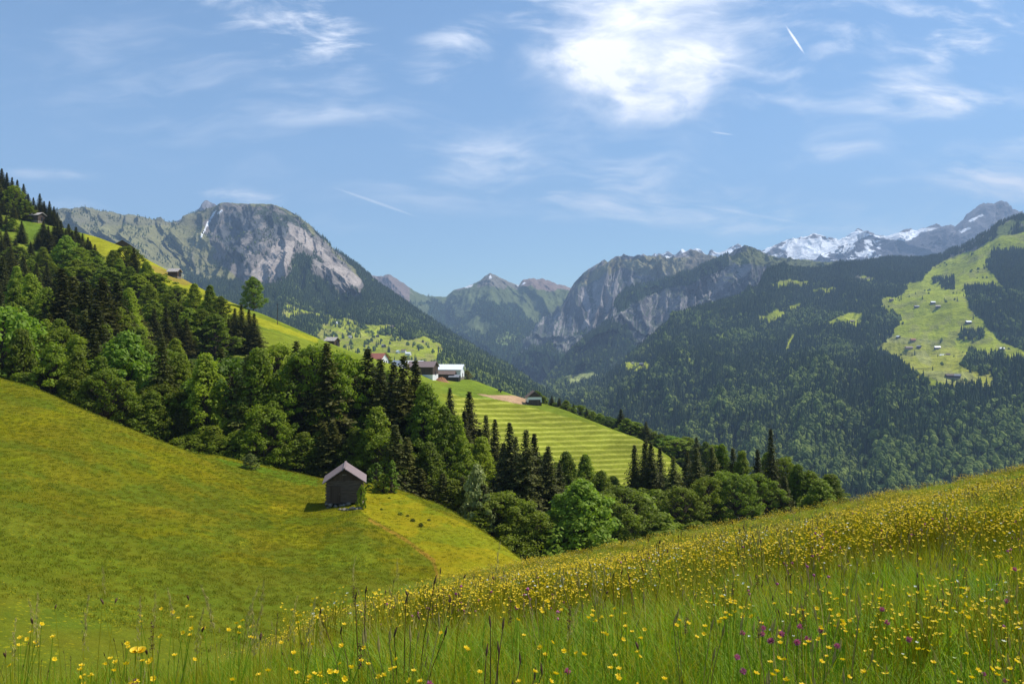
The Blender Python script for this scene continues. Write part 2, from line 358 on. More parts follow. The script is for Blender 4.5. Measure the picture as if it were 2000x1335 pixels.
F3 = (M3.py > 668+nz*60) & ~jpoly(M3, [(1060,640),(1120,620),(1130,660),(1110,690),(1090,690)], 12, .05, 23)
put(c3, F3, FOREST)
put(c3, (ridged(M3.px*.028+M3.py*.018+nz, M3.py*.030-M3.px*.006, 5, 91) > 0.70) & (M3.py > 525) & ~F3, (0.40, 0.37, 0.36), 0.8)
build_terrain(M3, mat_far, c3)
# second rocky mountain, nearer
M4c = [(980,830),(1050,760),(1085,722),(1110,690),(1130,672),(1150,655),(1175,640),(1190,622),(1196,600),(1205,582),(1220,566),(1245,557),(1262,558),(1285,550),(1310,545),(1335,535),(1360,527),(1380,520),(1400,512),(1415,503),(1430,497),(1445,491),(1460,488),(1475,493),(1492,499),(1515,502),(1540,506),(1580,508),(1620,514),(1680,522),(1750,540),(1900,560)]
M4 = loft('wooded_mountain', [[(980,1000,1700),(1900,1000,1700)], [(980,880,2300),(1100,800,2600),(1300,760,2600),(1900,800,2600)], [(980,850,2700),(1085,745,3500),(1170,735,3500),(1300,720,3500),(1900,720,3500)],
     [(980,840,3100),(1060,765,3700),(1120,725,3900),(1200,670,4100),(1300,650,4300),(1450,610,4400),(1600,600,4400),(1900,640,4500)],
     [(p, q, 3700+min(1500, max(0, (p-980)*4.6))) for p, q in M4c], [(p, q+80, 6000) for p, q in M4c], [(980,860,6500),(1900,760,7000)]],
     980, 1900, 760, (20, 40, 60, 130, 26, 10), disp_m(115, 0.020, 0.9, 31, 4, 0.10, 12, 500))
c4 = np.zeros(M4.shape+(3,)); put(c4, np.ones(M4.shape), (0.27, 0.25, 0.25))
nz = fbm(M4.u*0.035, M4.t*4, 5, 19)
put(c4, nz > 0.1, DROCK); put(c4, (M4.n[..., 2] > 0.66), (0.06, 0.08, 0.05), 0.8)
put(c4, (ridged(M4.px*.030-M4.py*.020+nz, M4.py*.026+M4.px*.010, 5, 95) > 0.70), (0.36, 0.33, 0.31), 0.75)
put(c4, jpoly(M4, [(1425,500),(1460,486),(1500,498),(1600,506),(1700,520),(1600,524),(1520,522),(1470,515),(1440,520)], 6, .05, 9), (0.15, 0.16, 0.06))
F4_ = (M4.py > 690+nz*46-0.10*(M4.px-1200)) | (M4.px < 1125) | jpoly(M4, [(1185,560),(1250,540),(1330,525),(1420,490),(1425,520),(1350,552),(1260,578),(1205,612)], 6, .05, 29)
F4_ |= jpoly(M4, [(1120,665),(1180,620),(1230,640),(1240,700),(1100,740)], 12, .05, 28)
put(c4, F4_, FOREST)
val = jpoly(M4, [(1092,738),(1120,731),(1165,728),(1174,733),(1150,742),(1125,752),(1108,746)], 3, .05, 31)
put(c4, val, (0.30, 0.33, 0.11)); F4_ &= ~val
build_terrain(M4, mat_far, c4)
# small pyramid peak showing behind the left mountain
M8 = loft('pyramid_peak', [[(330,470,6500),(480,470,6500)], [(330,440,7000),(380,420,7000),(403,391,7200),(415,398,7200),(430,405,7200),(480,420,7000)], [(330,480,7800),(480,480,7800)]],
     330, 480, 60, (24, 10), disp_m(90, 0.08, 3, 5, 1, 0.3, 10))
c8 = np.zeros(M8.shape+(3,)); put(c8, np.ones(M8.shape), (0.2, 0.19, 0.2)); put(c8, fbm(M8.u*0.1, M8.t*8, 3, 4) > 0.2, (0.7, 0.7, 0.72), .5)
build_terrain(M8, mat_far, c8)
# big left mountain
M1c = [(60,424),(100,414),(125,409),(145,412),(165,409),(190,414),(215,416),(240,421),(262,421),(285,427),(300,431),(312,425),(322,434),(338,438),(350,435),(370,425),(392,415),(410,407),(430,400),(450,397),(470,398),(490,401),(510,399),(530,400),(545,405),(560,411),(580,423),(600,438),(625,462),(650,486),(675,505),(700,522),(720,541),(740,560),(770,581),(800,600),(825,617),(850,633),(875,650),(900,666),(925,681),(950,695),(975,709),(1000,722),(1025,740),(1050,756),(1075,775),(1100,792),(1160,818),(1250,850),(1400,890)]
dM1 = lambda p: float(np.interp(p, [60,330,480,600,740,850,950,1050,1100,1250,1400], [4500,5000,4800,4500,4000,3600,3100,2600,2300,1800,1600]))
M1 = loft('grey_mountain', [[(60,900,1300),(700,860,1250),(1000,900,1300),(1400,1000,1200)], [(60,720,1800),(400,710,1750),(600,722,1650),(800,735,1600),(1000,800,1550),(1250,890,1500),(1400,930,1400)],
     [(60,600,2700),(350,640,2500),(480,640,2300),(600,655,2200),(700,655,2250),(850,690,2000),(950,745,1900),(1050,800,1800),(1250,870,1650),(1400,910,1500)],
     [(60,500,3700),(250,525,3600),(400,560,3700),(500,575,3350),(560,570,3200),(640,600,3200),(740,625,2900),(850,665,2650),(950,715,2400),(1050,775,2150),(1250,857,1700),(1400,900,1550)],
     [(60,450,4200),(250,470,4200),(330,480,4500),(420,490,4400),(500,470,4000),(560,470,3900),(640,520,3900),(740,585,3500),(850,648,3200),(950,704,2800),(1050,764,2400),(1250,852,1760),(1400,893,1580)],
     [(p, q, dM1(p)) for p, q in M1c], [(p, q+50, dM1(p)+700) for p, q in M1c], [(p, q+260, dM1(p)+1500) for p, q in M1c]],
     60, 1400, 1000, (14, 40, 90, 100, 70, 24, 10), None)
def dm1(x, d, z, u, t):
    g = gully(u, t, 0.018, 0.9, 61)-0.45; k = 1-np.exp(-((t-5)/0.22)**2); w = sst(t, 1.6, 3.2)*(1-0.75*sst(u, 650, 900))
    z = z + (60*g + 25*fbm(x/200, d/200, 5, 4))*k*w
    d = d - (300*(gully(u, t, 0.009, 0.6, 65)-0.45) + 130*g)*k*w
    z = z + 22*fbm(x/260, d/260, 4, 14)*(1-w)*k + 7*fbm(u*0.1, t*3, 5, 2, .6)*(1-k)
    return x, d, z
M1.x, M1.y, M1.z = dm1(M1.x, M1.y.copy(), M1.z.copy(), M1.u, M1.t)
M1.px = M1.x/M1.y*F+1000; M1.py = 667.5-M1.z/M1.y*F
c1 = np.zeros(M1.shape+(3,)); put(c1, np.ones(M1.shape), (0.215, 0.205, 0.095))
nz = fbm(M1.u*0.03, M1.t*6, 5, 19); gl = ridged(M1.u*0.06+nz, M1.t*1.2, 5, 44)
put(c1, gl > 0.72, (0.24, 0.22, 0.15), .7); put(c1, (M1.py < 440) & (M1.px < 480), (0.15, 0.14, 0.10), .5)
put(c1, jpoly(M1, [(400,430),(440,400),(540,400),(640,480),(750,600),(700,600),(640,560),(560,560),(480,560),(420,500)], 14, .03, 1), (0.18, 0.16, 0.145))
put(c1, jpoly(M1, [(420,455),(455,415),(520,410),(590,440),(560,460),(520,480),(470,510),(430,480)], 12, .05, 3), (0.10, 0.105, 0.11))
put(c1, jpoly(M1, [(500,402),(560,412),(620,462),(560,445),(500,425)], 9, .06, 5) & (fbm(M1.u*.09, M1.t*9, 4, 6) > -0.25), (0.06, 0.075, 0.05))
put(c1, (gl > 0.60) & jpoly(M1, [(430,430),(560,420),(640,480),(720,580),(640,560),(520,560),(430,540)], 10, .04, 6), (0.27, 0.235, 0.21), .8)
scree = jpoly(M1, [(545,468),(575,470),(572,500),(548,542),(498,548),(488,538),(520,500)], 5, .05, 7) | jpoly(M1, [(560,435),(600,450),(640,500),(690,535),(702,558),(680,555),(640,520),(610,490),(580,470)], 8, .05, 8)
scree |= jpoly(M1, [(640,505),(660,510),(705,545),(704,558),(690,560),(655,535)], 3, .06, 9)
put(c1, scree, (0.38, 0.325, 0.285))
put(c1, jpoly(M1, [(391,463),(405,434),(417,414),(423,410),(421,415),(408,436),(393,464)], .8, .1, 10) | jpoly(M1, [(424,417),(434,408),(436,411),(427,419)], 2, .1, 11), SNOW)
F1 = np.zeros(M1.shape, bool)
for P, j, s in (([(560,545),(575,500),(592,495),(620,545),(640,560),(690,590),(700,700),(520,640),(490,600),(540,560)], 12, 1), ([(620,455),(650,480),(760,560),(900,660),(1100,780),(1400,880),(1400,1000),(860,790),(855,735),(830,700),(735,690),(690,650),(660,600),(700,585),(712,560),(690,520)], 6, 2),
          ([(340,520),(400,545),(440,550),(480,560),(500,560),(560,570),(640,590),(720,640),(700,650),(640,640),(560,630),(420,590),(380,560)], 16, 3), ([(420,590),(560,625),(640,630),(650,650),(600,648),(540,640),(420,660)], 8, 4)):
    F1 |= jpoly(M1, P, j, .05, 70+s)
F1 |= jpoly(M1, [(60,530),(420,590),(420,660),(60,630)], 10, .05, 80)
mead = np.zeros(M1.shape, bool)
for P in ([(545,610),(560,590),(600,610),(640,612),(655,628),(600,618),(560,630)], [(615,660),(640,630),(680,632),(700,650),(715,680),(690,700),(640,690)], [(712,634),(755,634),(778,640),(770,650),(748,648),(730,652),(712,655)],
          [(715,655),(770,655),(800,665),(830,655),(862,672),(868,690),(850,710),(860,745),(780,745),(700,710),(690,690)], [(625,632),(668,620),(700,628),(705,645),(640,650)], [(655,660),(700,640),(760,660),(760,700),(655,700)]):
    mead |= jpoly(M1, P, 4, .06, 90)
mead |= (M1.t < 1.3)
F1 &= ~(mead | scree)
put(c1, F1, FOREST); put(c1, mead, FMEADOW)
put(c1, mead & (fbm(M1.u*.05, M1.t*14, 3, 17) > 0.15), (0.30, 0.27, 0.09), .6)
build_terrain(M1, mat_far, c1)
# right wooded slope with alpine pastures
M6c = [(960,900),(1060,860),(1110,812),(1150,785),(1180,745),(1220,706),(1255,675),(1290,645),(1320,622),(1350,608),(1400,594),(1450,583),(1480,574),(1492,548),(1505,534),(1560,528),(1600,530),(1650,524),(1700,514),(1740,507),(1800,510),(1835,505),(1855,494),(1880,487),(1900,478),(1920,466),(1940,452),(1955,440),(1975,432),(2000,424),(2080,400),(2300,330)]
dM6 = lambda p: float(np.interp(p, [960,1110,1290,1490,1740,1900,2000,2300], [2300,2700,3300,3900,4500,4400,4100,3800]))
M6 = loft('pasture_mountain', [[(960,1150,1050),(2300,1150,1000)], [(960,1000,1450),(1300,960,1400),(1600,950,1350),(2300,950,1250)],
     [(960,940,1800),(1150,850,1950),(1300,800,1950),(1500,790,1850),(1800,770,1750),(2300,760,1700)],
     [(960,915,2050),(1150,810,2300),(1300,715,2500),(1450,690,2550),(1650,660,2550),(1750,690,2350),(1950,680,2300),(2300,640,2300)],
     [(960,905,2200),(1150,792,2500),(1300,660,3000),(1450,620,3200),(1600,575,3500),(1800,570,3500),(2000,530,3300),(2300,470,3100)],
     [(p, q, dM6(p)) for p, q in M6c], [(p, q+60, dM6(p)+700) for p, q in M6c], [(p, q+250, dM6(p)+1500) for p, q in M6c]],
     960, 2300, 900, (14, 70, 90, 90, 80, 20, 8), None, 6)
def dm6(x, d, z, u, t):
    k = 1-np.exp(-((t-5)/0.25)**2)
    z = z + k*(70*fbm(x/420, d/420, 5, 3, .5) - 0) + 90*(gully(u, t, 0.012, 0.9, 85)-0.45)*k*sst(t, 0.3, 1.5)*(1-sst(u, 1700, 1800)*(1-sst(t, 1, 2.2)*0)*0.8)
    d = d - 120*(gully(u, t, 0.009, 0.8, 88)-0.45)*k*(1-0.7*sst(u, 1680, 1760))
    return x, d, z
M6.x, M6.y, M6.z = dm6(M6.x, M6.y.copy(), M6.z.copy(), M6.u, M6.t)
M6.px = M6.x/M6.y*F+1000; M6.py = 667.5-M6.z/M6.y*F
c6 = np.zeros(M6.shape+(3,)); put(c6, np.ones(M6.shape), FOREST)
nz = fbm(M6.u*.02, M6.t*5, 5, 4)
p6 = np.zeros(M6.shape, bool)
for P, j in (([(1820,520),(1860,500),(1900,490),(1960,460),(2010,450),(2100,430),(2100,480),(2010,490),(1940,490),(1925,520),(1960,560),(1880,560),(1895,600),(1930,640),(1950,665),(2010,688),(2010,700),(1950,712),(1930,716),(1945,755),(1860,760),(1800,745),(1740,700),(1712,680),(1740,660),(1712,655),(1735,640),(1745,625),(1720,600),(1715,585),(1760,575),(1770,565),(1760,556),(1800,550)], 5),
             ([(1608,637),(1650,612),(1685,610),(1682,640),(1650,635)], 4), ([(1190,720),(1215,708),(1262,706),(1278,718),(1245,730),(1215,722)], 4), ([(1850,560),(1930,545),(1940,552),(1860,566)], 5),
             ([(1480,620),(1520,604),(1522,610),(1485,626)], 4), ([(1570,585),(1600,578),(1600,585)], 3), ([(1620,590),(1680,585),(1680,590)], 3)):
    p6 |= jpoly(M6, P, j, .06, 60)
top6 = (M6.px > 1838) & (M6.py < np.interp(M6.px, [1838, 1880, 1930, 1975, 2010, 2100], [508, 500, 482, 456, 445, 425]) + 5*fbm(M6.u*.08, M6.t*20, 3, 9)) & ~p6
for P in ([(1500,552),(1540,546),(1580,550),(1575,560),(1520,562)], [(1640,545),(1690,540),(1720,545),(1690,553)], [(1540,600),(1566,590),(1570,600),(1548,612)], [(1480,628),(1530,606),(1536,618),(1500,634)], [(1400,655),(1420,648),(1424,656),(1404,662)], [(1556,640),(1566,640),(1545,672),(1535,690),(1530,684),(1546,655)], [(1580,566),(1630,560),(1640,568),(1590,574)], [(1330,700),(1350,696),(1348,704)], [(1300,640),(1318,634),(1312,646)]):
    p6 |= jpoly(M6, P, 6, .07, 69)
trp = np.zeros(M6.shape, bool)
for P, j in (([(1868,686),(1870,672),(1945,680),(1950,664),(1925,645),(1868,670)], 0), ([(1870,668),(1876,645),(1920,650),(1922,670)], 3), ([(1880,710),(1895,690),(1930,700),(1960,690),(1960,720),(1920,735),(1885,720)], 7), ([(1838,566),(1842,545),(1862,545),(1864,566)], 2), ([(1820,556),(1825,544),(1840,545),(1840,556)], 3), ([(1700,640),(1740,610),(1760,625),(1740,660),(1700,660)], 5)):
    if j: trp |= jpoly(M6, P, j, .08, 63)
put(c6, p6, FMEADOW)
put(c6, p6 & jpoly(M6, [(1712,660),(1800,665),(1900,690),(1960,700),(1940,755),(1860,760),(1740,700)], 8, .05, 64), (0.35, 0.35, 0.05), .9)
put(c6, p6 & (jpoly(M6, [(1715,658),(1735,655),(1850,666),(1840,670),(1780,672),(1720,668)], 3, .06, 65) | jpoly(M6, [(1783,685),(1805,684),(1820,700),(1818,716),(1795,705)], 2, .06, 66) | jpoly(M6, [(1800,724),(1900,727),(1905,742),(1880,752),(1830,745)], 3, .06, 67)), (0.33, 0.33, 0.10), .85)
put(c6, p6 & (fbm(M6.u*.04, M6.t*16, 4, 18) > 0.22), (0.24, 0.23, 0.08), .5)
put(c6, jpoly(M6, [(1500,545),(1560,535),(1700,530),(1700,545),(1600,550)], 8, .05, 68) & (nz > 0), (0.2, 0.19, 0.14))
put(c6, (nz > 0.36) & ~p6 & (M6.py > 600), (0.07, 0.10, 0.035))
put(c6, top6, (0.15, 0.14, 0.13)); put(c6, top6 & (nz > .05), (0.16, 0.19, 0.06))
F6 = ((~p6) | trp) & ~(top6 & (fbm(M6.u*.1, M6.t*30, 3, 12) < .1))
build_terrain(M6, mat_far, c6)
# valley bottom under everything
o = link('valley_floor', mesh_np('valley_floor', [(-13000,-2500,-640),(13000,-2500,-640),(13000,13500,-640),(-13000,13500,-640)], [(0,1,2,3)], [plain_mat('valley_grass', (0.06,0.09,0.03), 1, .1, .01)]))
tag(o, kind='structure')

# air: pale blue haze filling the valley
hm, b = new_mat('haze_air'); v = b.n('ShaderNodeVolumePrincipled'); v.inputs['Color'].default_value = (0.50, 0.70, 1.0, 1)
v.inputs['Density'].default_value = 0.000078; v.inputs['Anisotropy'].default_value = 0.0
mo = b.n('ShaderNodeOutputMaterial'); b.nt.links.new(v.outputs[0], mo.inputs['Volume'])
hx = [(x, y, z) for x in (-14000, 14000) for y in (-3000, 14000) for z in (-700, 2600)]
ho = link('haze', mesh_np('haze', hx, [(0,1,3,2),(4,6,7,5),(0,4,5,1),(2,3,7,6),(0,2,6,4),(1,5,7,3)], [hm], False)); tag(ho, kind='stuff')
# ------------------------------------------------------------------ near and middle hills
def gz(T):                                  # ground height lookup by vertical ray
    V_ = np.stack([T.x, T.y, T.z], -1).reshape(-1, 3); Fc = grid_faces(*T.shape)
    bv = BVHTree.FromPolygons(V_.tolist(), Fc.tolist())
    def f(x, y):
        h = bv.ray_cast(Vector((x, y, 4000)), Vector((0, 0, -1)))
        return h[0].z if h[0] is not None else None
    return f
# middle hill: wooded slope, hay field with mown rows, farm
C2 = [(-250,200,470),(-100,315,450),(0,388,430),(50,422,415),(80,432,410),(100,440,405),(160,456,400),(190,464,395),(250,487,385),(330,530,370),(420,578,350),(460,594,342),(520,616,335),(620,660,330),(680,684,335),(720,697,350),(780,716,380),(850,742,400),(905,741,425),(925,742,425),(960,756,410),(1010,774,395),(1060,789,380),(1100,800,360),(1150,820,340),(1200,840,322),(1250,858,308),(1300,886,300),(1330,915,290),(1400,962,275),(1500,1005,260),(1700,1045,250),(2200,1120,240)]
M7 = loft('wooded_hill', [[(-250,980,118),(0,960,120),(380,1010,122),(600,1040,118),(800,1110,112),(1000,1210,104),(1100,1230,104),(1300,1190,112),(1500,1140,120),(2200,1120,130)],
     [(-250,780,165),(0,790,165),(380,860,155),(600,900,150),(800,960,150),(1000,1050,150),(1200,1040,160),(1400,1030,170),(2200,1110,170)],
     [(-250,600,260),(0,600,255),(200,620,250),(400,690,235),(560,715,232),(700,800,225),(800,850,235),(900,850,260),(1000,880,262),(1100,915,255),(1230,950,248),(1300,965,235),(1500,1022,210),(2200,1112,200)],
     [(-250,380,380),(0,470,350),(100,500,340),(200,520,330),(400,605,300),(560,660,285),(700,720,300),(800,765,330),(900,775,360),(1000,805,345),(1100,845,315),(1230,900,285),(1300,925,270),(1500,1012,240),(2200,1116,225)],
     C2, [(p, q+22, d_+35) for p, q, d_ in C2], [(p, q+110, d_+140) for p, q, d_ in C2], [(p, q+420, d_+380) for p, q, d_ in C2]],
     -250, 2200, 700, (30, 50, 60, 60, 16, 16, 10), lambda x, d, z, u, t: (x, d, z+1.2*fbm(x/25, d/25, 4, 3)*(1-np.exp(-((t-4)/.3)**2))), 5)
c7 = np.zeros(M7.shape+(3,)); put(c7, np.ones(M7.shape), (0.175, 0.205, 0.022))
nz = fbm(M7.x/30, M7.y/30, 4, 6)
put(c7, M7.t < 2.0, (0.04, 0.06, 0.015)); put(c7, (M7.t > 5), (0.07, 0.10, 0.025))
put(c7, nz > 0.1, (0.13, 0.18, 0.02), .5)
put(c7, jpoly(M7, [(160,450),(250,480),(330,525),(470,592),(480,610),(560,640),(620,660),(620,670),(520,640),(440,610),(330,560),(230,520),(190,500)], 3, .05, 3), (0.30, 0.285, 0.02), .8)
put(c7, jpoly(M7, [(280,512),(330,528),(380,553),(360,556),(310,540)], 3, .05, 4), (0.24, 0.17, 0.04), .8)
stripe = jpoly(M7, [(860,768),(950,775),(1020,792),(1060,800),(1160,828),(1260,862),(1310,900),(1310,980),(1180,960),(1000,900),(900,830)], 2, .05, 5) & (M7.t < 4.2)
put(c7, stripe, (0.185, 0.205, 0.022))
put(c7, jpoly(M7, [(905,738),(980,760),(1040,785),(900,775),(860,760)], 2, .05, 6), (0.14, 0.19, 0.022))
dirt = jpoly(M7, [(932,769),(1000,772),(1035,776),(1032,790),(1010,788),(960,777)], 1.5, .05, 7)
put(c7, dirt, (0.42, 0.27, 0.155))
put(c7, jpoly(M7, [(40,430),(100,445),(60,470),(50,540),(90,560),(130,560),(100,500),(40,470)], 4, .05, 8), (0.12, 0.175, 0.022))
def mid_mat():                               # pasture with mown hay rows that follow the contour
    m_ = mat_mid.copy(); m_.name = 'hay_meadow'; b = NB(m_.node_tree); nt_ = m_.node_tree
    p = next(n for n in nt_.nodes if n.type == 'BSDF_PRINCIPLED'); src = p.inputs['Base Color'].links[0].from_socket
    at_ = b.n('ShaderNodeAttribute'); at_.attribute_name = 'row'
    s = b.n('ShaderNodeSeparateColor'); nt_.links.new(at_.outputs['Color'], s.inputs[0])
    wob = b.noise(obj_co(b), 0.05, 3, 0.5); fine = b.noise(obj_co(b), 0.8, 3, 0.6)
    ph = b.m('ADD', s.outputs[0], b.m('MULTIPLY', wob, 4.5)); ph = b.m('ADD', ph, b.m('MULTIPLY', fine, 1.6))
    w = b.m('SINE', ph); k = b.m('MULTIPLY', b.ss(w, -0.2, 0.9), s.outputs[1])
    c = b.mix(k, src, b.mix(1.0, src, (1.75, 1.6, 2.4, 1), 'MULTIPLY')); nt_.links.new(c, p.inputs['Base Color'])
    return m_
hay = mid_mat(); build_terrain(M7, hay, c7)
ca = M7.obj.data.color_attributes.new('row', 'FLOAT_COLOR', 'POINT'); rw = np.zeros(M7.shape+(4,), np.float32)
rw[..., 0] = (M7.py+0.02*M7.px)*0.66+0.6*np.sin(M7.px/60); rw[..., 1] = stripe & (M7.u > 880); rw[..., 3] = 1; ca.data.foreach_set('color', rw.ravel())
g7 = gz(M7)
# hut meadow
K2 = [(-250,620,120),(-100,690,116),(0,739,112),(50,752,110),(100,773,108),(200,817,105),(300,860,103),(380,890,102),(430,893,112),(480,904,114),(550,920,112),(620,934,110),(720,945,103),(760,952,100),(800,966,96),(860,990,90),(905,1017,86),(950,1045,82),(985,1070,78),(1012,1092,75),(1060,1130,72),(1150,1180,70),(1300,1240,70)]
M9 = loft('hut_meadow', [[(-250,1700,14),(0,1650,14),(300,1500,22),(500,1420,28),(900,1270,44),(1300,1380,44)], [(-250,1200,34),(0,1200,34),(300,1220,38),(600,1200,48),(860,1165,58),(1000,1200,56),(1300,1320,56)],
     [(-250,930,62),(0,960,62),(300,1020,66),(500,1030,74),(600,1020,80),(700,990,86),(760,1010,83),(860,1050,76),(950,1090,70),(1050,1150,67),(1300,1270,64)], K2,
     [(p, q+14, d_+8) for p, q, d_ in K2], [(p, q+160, d_+24) for p, q, d_ in K2]],
     -250, 1300, 520, (40, 90, 90, 14, 16), lambda x, d, z, u, t: (x, d, z+0.28*fbm(x/9, d/9, 4, 3)), 6)
c9 = np.zeros(M9.shape+(3,)); put(c9, np.ones(M9.shape), (0.16, 0.158, 0.009))
nz = fbm(M9.x/12, M9.y/12, 4, 6)
put(c9, nz > 0.05, (0.135, 0.135, 0.012), .6); put(c9, fbm(M9.x/5, M9.y/5, 4, 16) > 0.2, (0.08, 0.125, 0.014), .5)
put(c9, M9.y < 60, (0.095, 0.13, 0.014), .6)
edge = jpoly(M9, [(380,890),(620,930),(620,950),(560,945),(450,920)], 5, .04, 2); put(c9, edge, (0.10, 0.16, 0.014))
right = jpoly(M9, [(712,930),(1050,1090),(1050,1300),(862,1300),(862,1160),(850,1095),(790,1045),(720,1010),(700,990)], 2.0, .03, 3)
put(c9, right, (0.19, 0.20, 0.014)); put(c9, right & (fbm(M9.x/6, M9.y/6, 4, 26) > 0.08), (0.27, 0.22, 0.012), .7)
put(c9, jpoly(M9, [(560,960),(620,955),(640,985),(600,1010),(520,1000)], 8, .06, 5) & (nz > -0.2), (0.27, 0.22, 0.012), .6)
put(c9, jpoly(M9, [(0,760),(100,785),(380,905),(640,1000),(640,960),(380,885),(150,790),(0,738)], 5, .04, 6), (0.17, 0.155, 0.012), .6)
path = jpoly(M9, [(720,1010),(790,1048),(850,1092),(866,1160),(858,1200),(860,1160),(845,1098),(786,1053),(718,1016)], 0.5, .03, 8)
put(c9, path, (0.28, 0.17, 0.03), .8)
build_terrain(M9, mat_near, c9); g9 = gz(M9)
# our own hillside
def fz(x, y):
    x = np.asarray(x, float); y = np.asarray(y, float)
    a = 0.185*sst(y, 2, 11); z = -1.62 + a*x - 0.288*(np.log1p(np.exp(np.clip((y-4)*0.9, -30, 30)))/0.9)
    w = np.maximum(0, -(x+0.20*y+0.3)); z = z - 0.30*w**1.15*sst(y, 4, 9)
    yc = 31+0.0*x; z = z - 0.008*np.maximum(0, y-yc)**2
    z = z + 0.006*np.maximum(0, x-6)*sst(y, 10, 30)
    return z + 0.10*fbm(x/4.0, y/4.0, 4, 9)*sst(y, 5, 12)
ux = np.linspace(-1, 1, 360); vy = np.concatenate([np.linspace(-14, 3, 34, endpoint=False), np.geomspace(3, 75, 260)])
Y_, U_ = np.meshgrid(vy, ux, indexing='ij'); X_ = U_*(16+0.85*np.maximum(0, Y_))
M0 = Terrain(); M0.name = 'flower_meadow'; M0.x, M0.y, M0.z, M0.shape = X_, Y_, fz(X_, Y_), X_.shape
c0 = np.zeros(M0.shape+(3,)); put(c0, np.ones(M0.shape), (0.12, 0.15, 0.012)); put(c0, fbm(X_/6, Y_/6, 4, 3) > 0.1, (0.15, 0.15, 0.013), .6)
build_terrain(M0, mat_near, c0)

# ------------------------------------------------------------------ vegetation models
def rhombi(c, a, w):                         # leaf-shaped faces: centre, half length axis, half width axis
    V_ = np.stack([c-a, c+w, c+a, c-w], 1).reshape(-1, 3); return V_, np.arange(len(c)*4).reshape(-1, 4)
def unit(v): return v/(np.linalg.norm(v, axis=-1, keepdims=True)+1e-9)
def tube(path, rad, n=6):                    # returns verts, quads of a tapered tube
    path = np.asarray(path, float); m_ = len(path); rad = np.broadcast_to(rad, (m_,))
    tg = unit(np.gradient(path, axis=0)); up = np.where(np.abs(tg[:, 2:3]) > 0.9, [[1., 0, 0]], [[0, 0, 1.]])
    s_ = unit(np.cross(tg, up)); q = np.cross(s_, tg); an = np.linspace(0, 2*np.pi, n, endpoint=False)
    V_ = path[:, None] + rad[:, None, None]*(np.cos(an)[None, :, None]*s_[:, None]+np.sin(an)[None, :, None]*q[:, None])
    i = np.arange(m_*n).reshape(m_, n); j = np.roll(i, -1, 1)
    return V_.reshape(-1, 3), np.stack([i[:-1], j[:-1], j[1:], i[1:]], -1).reshape(-1, 4)
def merge(parts):
    Vs, Fs, o_ = [], [], 0
    for v, f in parts: Vs.append(v); Fs.append(f+o_); o_ += len(v)
    return np.concatenate(Vs), np.concatenate(Fs)
BARK = plain_mat('bark', (0.10, 0.075, 0.055), 0.95, 0.1, 2.0, 0.4, 0.05)
M_SPR = leaf_mat('spruce_needles', (0.085, 0.088, 0.016), 0.22, 0.4, 0.15)
M_BRD = leaf_mat('beech_leaves', (0.20, 0.25, 0.015), 0.45, 0.45)
M_LGT = leaf_mat('maple_leaves', (0.165, 0.24, 0.020), 0.42, 0.35)
M_FLW = leaf_mat('blossoming_leaves', (0.10, 0.15, 0.02), 0.35, 0.3, alt=(0.42, 0.43, 0.15))

def spruce(seed, bare=0.06, droop=0.35, wid=0.17):
    """20 m spruce: whorls of drooping boughs carrying hanging twigs"""
    r = np.random.default_rng(seed); H = 20.0; C = []; A = []; Wd = []; br = []
    z = H*bare
    while z < H*0.985:
        f = (z/H-bare)/(1-bare); L = H*wid*(1-f)**0.95*(0.8+0.2*min(1, f*6))*r.uniform(0.8, 1.15)+0.12
        nb = int(7+3*(1-f)); a0 = r.uniform(0, 6.28)
        for k in range(nb):
            a = a0+k*6.283/nb+r.normal(0, .25); l = L*r.uniform(0.62, 1.15); n = max(3, int(l/0.23)); s_ = (np.arange(n)+0.7)/n
            dirx = np.array([math.cos(a), math.sin(a), 0]); side = np.array([-math.sin(a), math.cos(a), 0])
            dz = 0.12*l*s_ - (droop+0.25*(1-f))*l*s_**1.5 + 0.12*l*s_**4
            ctr = dirx[None]*(l*s_)[:, None]; ctr[:, 2] += z+dz
            for sg in (-1, 1):
                w = (0.10+0.26*l*(1-s_*0.75)*0.5)
                c = ctr + side[None]*sg*(w*0.8)[:, None] + r.normal(0, .05, (n, 3)); c[:, 2] -= w*0.35
                ax = unit(dirx[None]*0.55 + side[None]*sg*1.0 + np.array([0, 0, -0.45]) + r.normal(0, .22, (n, 3)))
                C.append(c); A.append(ax*(w*1.05)[:, None]); Wd.append(unit(np.cross(ax, unit(r.normal(0, .5, (n, 3))+[0, 0, 1])))*r.uniform(.09, .16, (n, 1)))
            if f < .6 and k % 2 == 0: br.append(tube([[0, 0, z], ctr[n//2], ctr[-1]], [0.05, .03, .01], 3))
        z += r.uniform(0.26, 0.42)*(1-0.35*f)
    cr = rhombi(np.concatenate(C), np.concatenate(A), np.concatenate(Wd))
    tr = merge([tube([[0, 0, -1.5], [0, 0, H*.5], [0, 0, H*.99]], [0.3, 0.17, 0.02], 7)]+br)
    return cr, tr, float(cr[0][:, 2].max())
